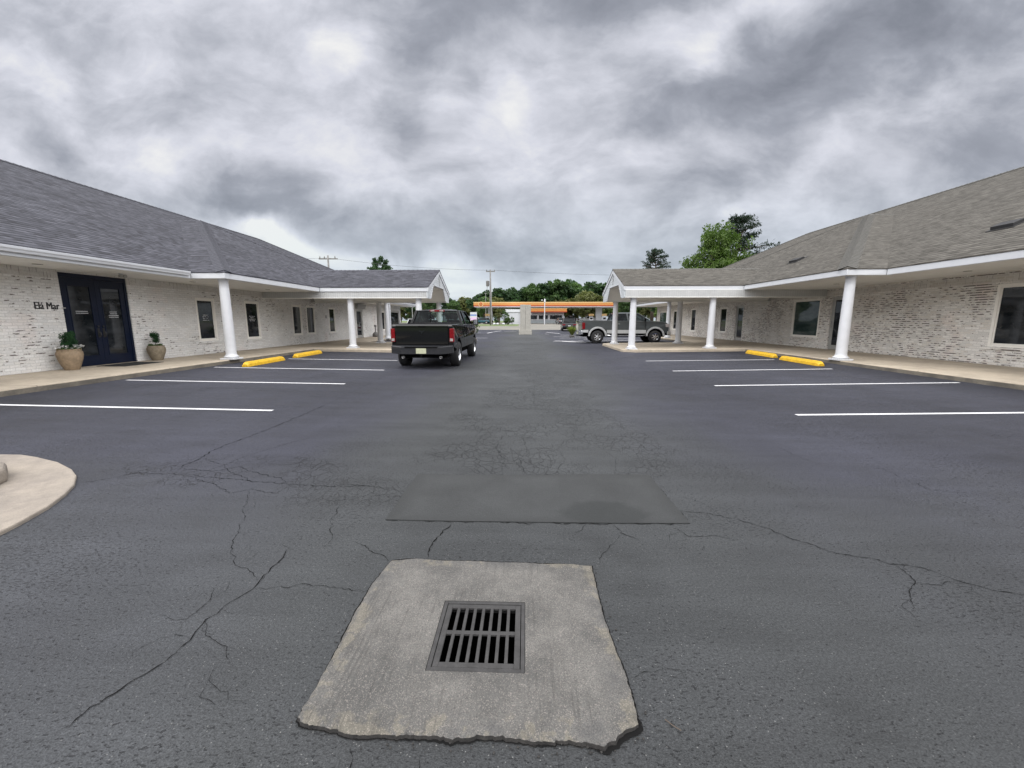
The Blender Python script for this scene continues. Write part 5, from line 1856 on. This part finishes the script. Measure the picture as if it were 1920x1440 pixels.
    # mirrors
    for sx in (-1, 1):
        mb = MB(); mb.box(sx * (hw + .06), sx * (hw + .25), 2.86, 2.98, zc - .03, zc + .18)
        mr = mb.build('mirror', P if not flare else M['under'], t, bevel=.03)
        mb = MB(); mb.box(sx * (hw + .085), sx * (hw + .225), 2.855, 2.859, zc - .005, zc + .155); mb.build('mirror_glass', M['chrome'], mr)
        mb = MB(); mb.tube([(sx * (hw - .06), 2.95, zc + .06), (sx * (hw + .10), 2.93, zc + .08)], .022, 6); mb.build('mirror_arm', M['under'], mr)
    # front lamps, grille
    for sx in (-1, 1):
        mb = MB(); mb.box(sx * (hw - .30), sx * (hw - .035), 4.28, 4.52, .95 + lift, 1.16 + lift); mb.build('headlight', M['clear_lens'], t, bevel=.02)
    mb = MB(); mb.box(-.60, .60, 4.46, 4.54, .72 + lift, 1.15 + lift); mb.build('grille', M['under'], t, bevel=.01)
    mb = MB(); mb.box(-hw + .03, hw - .03, 4.40, 4.66, .44 + lift, .70 + lift); mb.build('front_bumper', M['chrome'] if flare else M['paint_dark'], t, bevel=.03)
    # door handles
    mb = MB()
    for sx in (-1, 1):
        for yy in ((1.22, 2.15) if crew else (1.75,)):
            mb.box(sx * (hw + .002), sx * (hw + .03), yy, yy + .18, 1.15 + lift, 1.18 + lift)
    mb.build('door_handle', M['chrome'] if flare else P, t)
    if lower:
        LM = M[lower]
        for sx in (-1, 1):
            mb = MB()
            mb.box(sx * (hw - .006), sx * (hw + .012), ya + ar + .09, yf - ar - .09, zb, zb + .22)
            mb.box(sx * (hw - .006), sx * (hw + .012), -.93, ya - ar - .09, zb + .06, zb + .22)
            mb.build('lower_panel', LM, t, bevel=.004)
            for yy in (ya, yf):
                mb = MB()
                outer = arch(yy, cz, ar + .10, 14, 0, 180); inner_ = arch(yy, cz, ar - .015, 14, 180, 0)
                mb.prism([(sx * (hw - .02), a, b_) for a, b_ in outer + inner_], (sx * .055, 0, 0))
                mb.build('fender_flare', LM, t, bevel=.012)
            mb = MB(); mb.tube([(sx * (hw + .02), ya + .62, .45 + lift), (sx * (hw + .10), ya + .8, .42 + lift), (sx * (hw + .10), yf - .8, .42 + lift), (sx * (hw + .02), yf - .62, .45 + lift)], .04, 8)
            mb.build('running_board', M['chrome'], t)
    for yy in (ya, yf):
        for sx in (-1, 1):
            make_wheel(t, sx * (hw - .13), yy, wr, .28, sx, M[rimmat], 5 if not flare else 6, .62 if not flare else .56)
    return t


pickup('black pickup truck seen from behind on the drive near the left canopy', (-3.13, 13.15, .0), R(-.6), 'paint_black', crew=False, W=1.93)
pickup('grey pickup truck with silver fender flares parked beyond the right canopy', (4.62, 26.95, .045), R(-90), 'paint_grey', lower='paint_silver', rimmat='chrome', flare=True, W=2.0, lift=.06)


def small_car(label, loc, rz, paint, kind='suv', name=None, group=None, cat=None):
    cfg = {'suv': (4.6, 1.84, 1.66, .74), 'sedan': (4.7, 1.82, 1.45, .68), 'hatch': (4.2, 1.80, 1.55, .70)}[kind]
    L, W, H, rw = cfg
    t = thing(name or ('parked_' + kind), label, cat or 'car', loc, rz, group)
    hw = W / 2
    ya, yf = -L * .28, L * .29
    zb = .30; belt = H * .60; ar = .37; cz = .33
    r0, f0 = -L / 2, L / 2
    prof = [(r0 + .03, zb + .1), (r0, .62), (r0 + .05, belt - .05), (r0 + .15, belt), (f0 - L * .27, belt), (f0 - .25, belt - .16), (f0 - .03, belt - .32), (f0, zb + .25), (f0 - .05, zb)]
    prof += arch(yf, cz, ar, 10, 5, 175) + arch(ya, cz, ar, 10, 5, 175)
    wf = lambda y, z: (1 - .05 * max(0, (z - .7) / .3) ** 2) * (1 - .08 * max(0, (abs(y) - L * .36) / (L * .14)) ** 2)
    mb = MB(); side_solid(mb, prof, hw, wf); mb.build('body', M[paint], t, bevel=.05, bseg=3)
    # greenhouse
    rb, rt, ft, fb = {'suv': (r0 + .12, r0 + .42, .55, f0 - L * .26), 'sedan': (r0 + .75, r0 + 1.35, .35, f0 - L * .25), 'hatch': (r0 + .12, r0 + .5, .45, f0 - L * .25)}[kind]
    b0, tw = hw - .09, hw - .27
    lo = [(-b0, rb, belt - .02), (b0, rb, belt - .02), (b0, fb, belt - .02), (-b0, fb, belt - .02)]
    hi = [(-tw, rt, H - .05), (tw, rt, H - .05), (tw, ft, H - .05), (-tw, ft, H - .05)]
    mb = MB()
    a = [mb.bm.verts.new(p) for p in lo]; c_ = [mb.bm.verts.new(p) for p in hi]
    mb.bm.faces.new(a[::-1]); mb.bm.faces.new(c_)
    for i in range(4):
        mb.bm.faces.new((a[i], a[(i + 1) % 4], c_[(i + 1) % 4], c_[i]))
    mb.build('window_glass', M['auto_glass'], t, bevel=.02)
    mb = MB()
    mb.prism([(-tw - .02, rt - .04, H - .06), (tw + .02, rt - .04, H - .06), (tw + .02, ft + .06, H - .06), (-tw - .02, ft + .06, H - .06)], (0, 0, .06))
    for sx in (-1, 1):
        for (p, q) in (((sx * b0, rb, belt - .02), (sx * tw, rt, H - .04)), ((sx * b0, fb, belt - .02), (sx * tw, ft, H - .04)), ((sx * (b0), .1, belt), (sx * (tw + .01), .0, H - .05))):
            mb.tube([p, q], .035, 6)
    mb.build('roof', M[paint], t, bevel=.02)
    for sx in (-1, 1):
        mb = MB(); mb.box(sx * (hw - .42), sx * (hw - .02), r0 - .012, r0 + .2, belt - .26, belt - .12); mb.build('tail_lamp', M['red_lens'], t, bevel=.01)
        mb = MB(); mb.box(sx * (hw - .42), sx * (hw - .08), f0 - .22, f0 - .02, .62, .74); mb.build('headlight', M['clear_lens'], t, bevel=.01)
        mb = MB(); mb.box(sx * (hw - .02), sx * (hw + .15), fb - .35, fb - .25, belt, belt + .13); mb.build('mirror', M[paint], t, bevel=.02)
    mb = MB(); mb.box(-.16, .16, r0 - .014, r0 - .004, .62, .72); mb.build('licence_plate', M['letter_white'], t)
    mb = MB(); mb.box(-hw + .1, hw - .1, r0 - .02, r0 + .1, zb + .02, zb + .18); mb.build('rear_bumper', M['under'], t)
    mb = MB(); mb.box(-hw + .16, hw - .16, r0 + .3, f0 - .3, .2, .7); mb.build('chassis', M['under'], t)
    for yy in (ya, yf):
        for sx in (-1, 1):
            make_wheel(t, sx * (hw - .11), yy, .34, .21, sx, M['alloy'], 5)
    return t


def T(x, y):
    return (x, y, ter(x, y))


small_car('black car seen from behind just left of the grey pickup tail', T(5.75, 54.6), R(-2), 'paint_dark', 'suv', 'parked_suv')
small_car('white car parked behind the left canopy, mostly hidden by the black pickup', T(-10.1, 37.8 + .8), R(0), 'paint_white', 'hatch', 'parked_car')
small_car('mid grey car at the filling station, in front of the shop windows', T(8.2, 94.5), R(8), 'paint_mid', 'sedan', 'parked_car')
small_car('dark teal car near the left end of the filling station canopy', T(-10.4, 99.5), R(70), 'paint_teal', 'sedan', 'parked_car')
small_car('white car beside the teal car at the left end of the station', T(-13.2, 101.5), R(80), 'paint_white', 'hatch', 'parked_car')
pickup('distant black pickup at the pumps, seen above the black car', T(11.6, 101.5), R(6), 'paint_dark', crew=True)
pickup('distant white pickup standing sideways at the pumps', T(14.6, 105.5), R(-90), 'paint_white', crew=True)

# ------------------------------------------------------------------ shrubs near
def bush(label, loc, r, mat, seed, sz=1.0, n=70, leaf=.06, name='round_bush'):
    rg = random.Random(seed)
    t = thing(name, label, 'bush', loc)
    mb = MB()
    for k in range(5):
        a = k * 1.25
        mb.tube([(0, 0, 0), (r * .3 * math.cos(a), r * .3 * math.sin(a), r * sz)], [.03, .012], 5)
    mb.build('stems', M['bark'], t)
    mb = MB(); cs = []
    for k in range(n):
        d = Vector((rg.gauss(0, 1), rg.gauss(0, 1), rg.gauss(0, 1))).normalized()
        q = rg.uniform(.55, .92)
        cs.append(((d.x * r * q, d.y * r * q, r * sz + d.z * r * sz * q), r * .2))
    leaf_cloud(mb, cs, 42 / (r * .2) ** 1.6, leaf, rg)
    mb.build('foliage', mat, t, recalc=False)
    return t


bush('clipped round green bush beyond the black pickup', T(-5.55, 42.6), .78, M['leaf_bush'], 3, 1.0, 90, .08)
pl = thing('potted_grass', 'yellow green spiky plant by the grey pickup tail', 'plant', T(4.15, 36.0))
rg = random.Random(8)
mb = MB(); mb.lathe([(.20, 0), (.24, .08), (.25, .16), (.2, .18)], 14); mb.build('pot', M['urn'], pl)
mb = MB()
for k in range(420):
    a = rg.uniform(0, 6.28); L_ = rg.uniform(.5, .95); tilt = rg.uniform(.1, .75)
    p0 = Vector((rg.uniform(-.1, .1), rg.uniform(-.1, .1), .2)); d = Vector((math.cos(a) * tilt, math.sin(a) * tilt, 1)).normalized()
    p1 = p0 + d * L_ * .6; p2 = p0 + d * L_ + Vector((math.cos(a), math.sin(a), -.5)) * .12
    n_ = Vector((-math.sin(a), math.cos(a), 0)) * .018
    mb.poly([p0 - n_, p0 + n_, p1 + n_, p1 - n_]); mb.poly([p1 - n_, p1 + n_, p2])
mb.build('blades', mat_leaf('grass blades', (.10, .13, .03), (.28, .30, .09), 5), pl, recalc=False)

# ------------------------------------------------------------------ monument sign pillar
mp = thing('sign_pillar', 'plain pale stucco sign pillar seen end on in the drive', 'pillar', (0.02, 43.9, 0))
mb = MB(); mb.box(-.71, .69, -.42, .85, -.05, .46); mb.build('plinth', M['stucco'], mp, bevel=.02)
mb = MB(); mb.box(-.58, -.02, -.30, .7, .462, 3.17); mb.box(.0, .56, -.30, .7, .462, 3.15); mb.box(-.02, .0, -.27, .65, .462, 3.12)
mb.build('shaft', M['stucco'], mp, bevel=.01)

# ------------------------------------------------------------------ filling station
gs = thing('station_canopy', 'long amber and red filling station canopy on pale columns', 'canopy', (0, 98, 0))
z0, z1 = 4.62, 5.93
mb = MB(); mb.box(-12.3, 24.5, .12, 8.9, z0 + .05, z1 - .05); mb.build('canopy_deck', M['station_white'], gs)
mb = MB(); mb.box(-12.5, 24.7, 0, 9.0, z0 + .48, z1 - .30); mb.build('amber_band', M['station_yellow'], gs)
mb = MB(); mb.box(-12.52, 24.72, -.02, 9.02, z1 - .30, z1 - .04); mb.build('light_band', M['station_bright'], gs)
mb = MB(); mb.box(-12.48, 24.68, .02, 8.98, z0 + .22, z0 + .48); mb.build('red_band', M['station_red'], gs)
mb = MB(); mb.box(-12.46, 24.66, .04, 8.96, z0 + .10, z0 + .22); mb.build('lower_band', M['station_white'], gs)
# round emblem: generic scallop disc in yellow with a red edge
mb = MB(); mb.lathe([(.62, 0), (.62, -.06)], 24, (-10.75, 0, z0 + .72), 'Y'); em = mb.build('emblem', M['station_bright'], gs)
mb = MB(); mb.lathe([(.42, -.06), (.42, -.09)], 20, (-10.75, 0, z0 + .74), 'Y'); mb.build('emblem_rim', M['station_red'], em)
mb = MB()
for k in range(7):
    a = R(200 - k * 36.6 + 0)
    a = R(30 + k * 20)
    mb.prism([(-10.75, -.10, z0 + .50), (-10.75 + .34 * math.cos(a - .14), -.10, z0 + .50 + .46 * math.sin(a - .14)), (-10.75 + .36 * math.cos(a), -.10, z0 + .50 + .5 * math.sin(a)), (-10.75 + .34 * math.cos(a + .14), -.10, z0 + .50 + .46 * math.sin(a + .14))], (0, -.02, 0))
mb.build('emblem_shell', M['station_yellow'], em)
for x, w in ((-8.8, 1.15), (18.2, 1.5)):
    mb = MB(); mb.box(x - w / 2, x + w / 2, 3.2, 4.2, .66, z0 + .05); c = mb.build('canopy_column', M['station_white'], gs)
    mb = MB(); mb.box(x - 1.7, x + 1.7, 2.4, 5.0, .66, .86); mb.build('pump_island', M['island'], gs, bevel=.05)
for i, (x, lab) in enumerate(((-9.3, 'fuel pump with yellow topper under the left end of the canopy'), (16.2, 'fuel pump under the right canopy column, left one'), (19.4, 'fuel pump with yellow topper right of the right canopy column'))):
    fp = thing('fuel_pump', lab, 'fuel pump', (x, 100.4, .86), 0, 'fuel pumps on the islands')
    mb = MB(); mb.box(-.45, .45, -.3, .3, 0, 1.55); mb.build('cabinet', M['station_white'], fp, bevel=.03)
    mb = MB(); mb.box(-.32, .32, -.315, -.301, .9, 1.35); mb.build('screen', M['pane'], fp)
    mb = MB(); mb.box(-.62, .62, -.12, .12, 1.75, 2.25); mb.box(-.4, -.34, -.05, .05, 1.55, 1.75); mb.box(.34, .4, -.05, .05, 1.55, 1.75); mb.build('topper', M['station_bright'], fp, bevel=.02)
    mb = MB(); mb.tube([(.46, -.1, 1.2), (.62, -.1, .8), (.58, -.1, .4), (.47, -.1, .7)], .02, 6); mb.build('hose', M['under'], fp)

st = thing('station_shop', 'white filling station shop with amber fascia and a row of dark windows', 'shop', (0, 112, 0))
mb = MB(); mb.box(.6, 10.6, .02, 9, .7, 3.8); mb.build('wall', M['station_white'], st)
mb = MB(); mb.box(1.5, 11.3, -.8, 9.2, 3.8, 4.95); mb.build('amber_fascia', M['station_yellow'], st)
mb = MB(); mb.box(1.46, 11.34, -.84, 9.24, 4.68, 4.97); mb.build('light_band', M['station_bright'], st)
mb = MB(); mb.box(1.46, 11.34, -.82, 9.24, 3.72, 3.95); mb.build('red_band', M['station_red'], st)
mb = MB(); mb.box(.5, 10.7, -.04, .02, .7, 1.55); mb.build('base_band', M['station_grey'], st)
for a, b_ in ((.9, 3.2), (3.7, 4.9), (5.25, 6.2), (6.75, 8.3), (8.4, 10.1)):
    mb = MB(); mb.box(a - .1, b_ + .1, -.09, .0, 1.75, 3.02); wnd = mb.build('window', M['station_white'], st)
    mb = MB(); mb.box(a, b_, -.11, -.095, 1.85, 2.92); mb.build('pane', M['pane'], wnd)
cw = thing('wash_building', 'small windowless white building behind the utility pole bushes', 'building', (0, 94, 0))
mb = MB(); mb.box(-4.35, -.9, 0, 3.6, .5, 3.6); mb.build('wall', M['station_white'], cw)
mb = MB(); mb.box(-4.65, -.7, -.15, 3.8, 3.4, 4.05); mb.build('roof_band', M['white'], cw)
mb = MB(); mb.box(-1.1, .1, -.4, -.2, .5, 4.3)
mb.build('downpipe_panel', M['under'], cw)
# white ladder-like post at the right end of the shop
pt = thing('white_lamp_post', 'white lamp post with pointed cap in front of the station shop', 'lamp post', T(4.35, 92))
mb = MB(); mb.lathe([(.10, 0), (.09, 4.9)], 10); mb.build('pole', M['station_white'], pt)
mb = MB(); mb.lathe([(.16, 4.9), (.20, 5.0), (.18, 5.4), (.03, 5.75)], 12); mb.box(-.8, -.5, -.1, .1, 5.3, 5.5); mb.build('lamp_cap', M['white'], pt)
for (x, y, h, lab) in ((-23.0, 82, 7.2, 'thin grey light pole between the left canopy and the black pickup'), (-11.5, 118, 8.5, 'thin pale light pole behind the station verge sign'), (22.8, 70, 6.0, 'short grey light pole seen over the grey pickup cab')):
    q = thing('light_pole', lab, 'light pole', T(x, y))
    mb = MB(); mb.lathe([(.09, 0), (.06, h)], 8); mb.build('pole', M['steel'], q)
    mb = MB(); mb.box(-.35, .35, -.15, .15, h, h + .12); mb.build('lamp_head', M['steel'], q)

# roadside sign on the left
ps = thing('roadside_sign', 'white, blue and lilac roadside sign panel on a dark red base', 'sign', T(-11.9, 93))
mb = MB(); mb.box(-.76, .76, -.12, .12, .75, 2.75); mb.build('panel', M['station_white'], ps)
mb = MB(); mb.box(-.70, .70, -.135, -.121, 1.95, 2.22); mb.build('blue_band', M['sign_blue'], ps)
mb = MB(); mb.box(-.70, .70, -.135, -.121, .85, 1.55); mb.build('lilac_band', M['sign_pink'], ps)
mb = MB(); mb.box(-.85, .85, -.2, .2, -.1, .75); mb.build('base', M['sign_red'], ps, bevel=.05)

# utility poles and wires
up = thing('utility_pole', 'tall weathered wooden utility pole with transformer beside the verge', 'utility pole', T(-7.15, 84))
mb = MB(); mb.tube([(0, 0, 0), (-.03, 0, 6), (-.05, 0, 11.2)], [.26, .2, .14], 10); mb.build('pole', M['pole_wood'], up, smooth=True)
mb = MB(); mb.box(-.9, .9, -.1, .1, 10.75, 10.95)
for x in (-.8, 0, .8):
    mb.lathe([(.06, 10.95), (.08, 11.05), (.04, 11.25)], 8, (x, 0, 0))
mb.build('crossarm', M['pole_wood'], up)
mb = MB(); mb.lathe([(.28, 7.9), (.32, 7.95), (.32, 8.9), (.25, 9.0)], 14, (-.62, 0, 0)); mb.box(-.4, 0, -.05, .05, 8.3, 8.4); mb.box(-.4, 0, -.05, .05, 8.7, 8.8)
mb.tube([(-.7, 0, 7.9), (-.75, 0, 7.3), (-.5, 0, 6.6), (-.2, 0, 6.3)], .04, 6)
mb.build('transformer', M['urn'], up)
mb = MB(); mb.tube([(.14, -.2, 0), (.14, -.15, 7)], .06, 6); mb.build('conduit', M['steel'], up)
up2 = thing('utility_pole', 'distant utility pole with wide crossarm above the left roof', 'utility pole', T(-38.7, 80))
mb = MB(); mb.tube([(0, 0, 0), (0, 0, 13.6)], [.25, .15], 10); mb.build('pole', M['pole_wood'], up2, smooth=True)
mb = MB(); mb.box(-1.8, 1.9, -.1, .1, 12.85, 13.05)
for x in (-1.6, -.7, 1.4):
    mb.lathe([(.08, 13.05), (.11, 13.2), (.05, 13.5)], 8, (x, 0, 0))
mb.build('crossarm', M['pole_wood'], up2)
for (a, b_, sag, lab) in (((-7.15, 84, 11.65), (60, 84, 11.2), 1.0, 'thin upper power line running right from the tall utility pole'),
                          ((-38.7, 80, 13.6), (-7.15, 84, 11.6), .5, 'thin power line between the two utility poles'),
                          ((-7.15, 84, 5.9), (-44, 82, 6.3), .4, 'lower cable running left from the tall utility pole'),
                          ((-100, 76, 14.6), (-38.7, 80, 13.6), 1.0, 'power line running left from the crossarm pole')):
    a, b_ = Vector(a), Vector(b_)
    mb = MB(); mb.tube([a.lerp(b_, i / 12) - Vector((0, 0, sag * 4 * (i / 12) * (1 - i / 12))) for i in range(13)], .022, 5)
    tag(mb.build('power_line', M['wire'], None), lab, 'power line')

# ------------------------------------------------------------------ trees
# right-hand trees over the building
make_tree('large bright green spring tree above the right roof', M['leaf_bright'], 15.4, 4.9, 21, (26.4, 60, 0), .25, 240, 60, .34)
make_tree('dark pine standing right behind the bright green tree', M['leaf_pine'], 16.0, 5.2, 5, (31.2, 62, 0), .35, 0, 64, .42, 'pine')
make_tree('small lone pine top above the right canopy ridge', M['leaf_pine'], 15.6, 3.0, 9, (27.8, 90, .6), .72, 0, 34, .4, 'pine')
make_tree('small dark round tree top above the left canopy ridge', M['leaf_deep'], 14.6, 3.0, 15, (-31.6, 90, .6), .62, 90, 44, .4)

# wooded ridge behind the station: prototype trees copied many times
protos = []
for i, (mt, H, Rc) in enumerate((('leaf_mid', 15, 5.2), ('leaf_deep', 16.5, 5.0), ('leaf_mid', 13.5, 4.6), ('leaf_deep', 14.5, 5.6), ('leaf_bright', 12.5, 4.6), ('leaf_olive', 10.5, 4.8))):
    protos.append((make_tree('proto', M[mt], H, Rc, 100 + i, (0, 0, 0), .10, 150, 40, .85), H))
rg = random.Random(77)
spots = []
profile = [(-95, 9), (-60, 9.5), (-35, 8.5), (-28, 8.6), (-20, 12), (-13, 14.5), (-6, 14.5), (0, 14.2), (5, 15.5), (12, 17.4), (18, 17.6), (24, 17.2), (30, 16.5), (36, 15.6), (42, 15.5), (60, 15), (95, 14)]


def prof_h(x):
    for (a, h0), (b_, h1) in zip(profile, profile[1:]):
        if a <= x <= b_:
            return h0 + (h1 - h0) * (x - a) / (b_ - a)
    return 12


x = -64
while x < 70:
    y = 178 + rg.uniform(-8, 8)
    spots.append((x, y, prof_h(x) * y / 180 * rg.uniform(1.0, 1.15), rg.choice((0, 1, 2, 3, 1, 3))))
    x += rg.uniform(3.4, 5.0)
x = -46
while x < 64:      # lower row in front, closing the view under the canopy
    y = 150 + rg.uniform(-7, 7)
    spots.append((x, y, (8.5 if x < 18 else 10.0) * rg.uniform(.8, 1.15), rg.choice((0, 1, 3, 5, 5)) if x < 14 else rg.choice((5, 5, 0, 4))))
    x += rg.uniform(4.4, 6.4)
used = set()
words = ['rounded', 'broad', 'narrow', 'ragged', 'full', 'leaning']
tones = {0: 'mid green', 1: 'deep green', 2: 'mid green', 3: 'deep green', 4: 'light green', 5: 'olive'}


def place_tree(x, y, h, k, lab, group):
    root, H = protos[k]
    s_ = h / H
    if k not in used:
        used.add(k); o = root
        o.location = (x, y, ter(x, y) - .2); o['label'] = lab; o['group'] = group
    else:
        o = dup(root, (x, y, ter(x, y) - .2), rg.uniform(0, 6.28), lab, group)
    o.scale = (s_ * rg.uniform(.9, 1.2), s_ * rg.uniform(.9, 1.2), s_)


for i, (x, y, h, k) in enumerate(spots):
    where = 'above' if y > 165 else 'below'
    side = 'left of the tall utility pole' if x < -16 else 'between utility pole and station shop' if x < 2 else 'over the station shop' if x < 20 else 'right of the station shop'
    row = 'on the skyline' if y > 165 else 'in the lower front row'
    place_tree(x, y, h, k, f'{tones[k]} woodland tree {row}, {side}', f'woodland trees {row} {side}, {tones[k]}')
# nearer trees seen through the gaps beside the canopies
near = [(-36, 96, 7.5, 1, 'dense green tree seen between left building end and canopy column'), (-31, 92, 7.0, 0, 'leafy tree right behind the left building end'), (-27, 97, 6.4, 3, 'deep green tree seen beside the left canopy column'),
        (-22, 128, 7.5, 0, 'mid green tree behind the black pickup roof'), (-16, 130, 8.5, 3, 'deep green tree behind the roadside sign'), (-28, 128, 6.5, 1, 'low deep green tree left of the pickup roof'), (-12.5, 126, 8.6, 2, 'green tree behind the left end of the station canopy'),
        (22, 88, 8.2, 2, 'mid green tree seen above the grey pickup cab'), (27, 84, 9.0, 1, 'deep green tree seen between the right canopy columns'), (31, 80, 8.2, 3, 'deep green tree beside the far end of the right building'),
        (26, 74, 6.0, 4, 'light green tree low behind the grey pickup hood'), (18, 118, 8.5, 5, 'olive scrub tree behind the right station column'), (13, 124, 7.5, 5, 'olive scrub tree right behind the station shop'), (35, 86, 9, 0, 'mid green tree hidden behind the right building end')]
for x, y, h, k, lab in near:
    place_tree(x, y, h, k, lab, 'trees around the filling station')

# verge planting by the utility pole
bush('low clipped hedge bush by the white building', T(-4.0, 90.5), .95, M['leaf_bush'], 31, .8, 60, .14)
for i, (x, y, h, mt, lab) in enumerate(((-5.9, 91, 3.6, 'leaf_olive', 'tall loose olive shrub right of the utility pole'), (-4.9, 92, 3.2, 'leaf_mid', 'green shrub left of the white building'), (-6.4, 88.5, 1.8, 'leaf_deep', 'dark low shrub at the foot of the utility pole'), (-3.0, 91.2, 1.7, 'leaf_mid', 'spiky green shrub before the white building'))):
    make_tree(lab, M[mt], h, h * .38, 300 + i, T(x, y), .08, 40, 20, .22, 'shrub', cat='shrub')
for i, x in enumerate((-6.7, -6.0, -4.7)):
    mb = MB(); mb.sphere((0, 0, .2), .28, 1.2, 1, .8)
    o = mb.build('verge_rock', M['station_white'], None, smooth=True); o.location = T(x, 87.2)
    tag(o, ('white rock nearest the utility pole foot', 'middle white rock of three on the verge', 'white rock furthest right on the verge')[i], 'rock', 'white rocks on the verge')
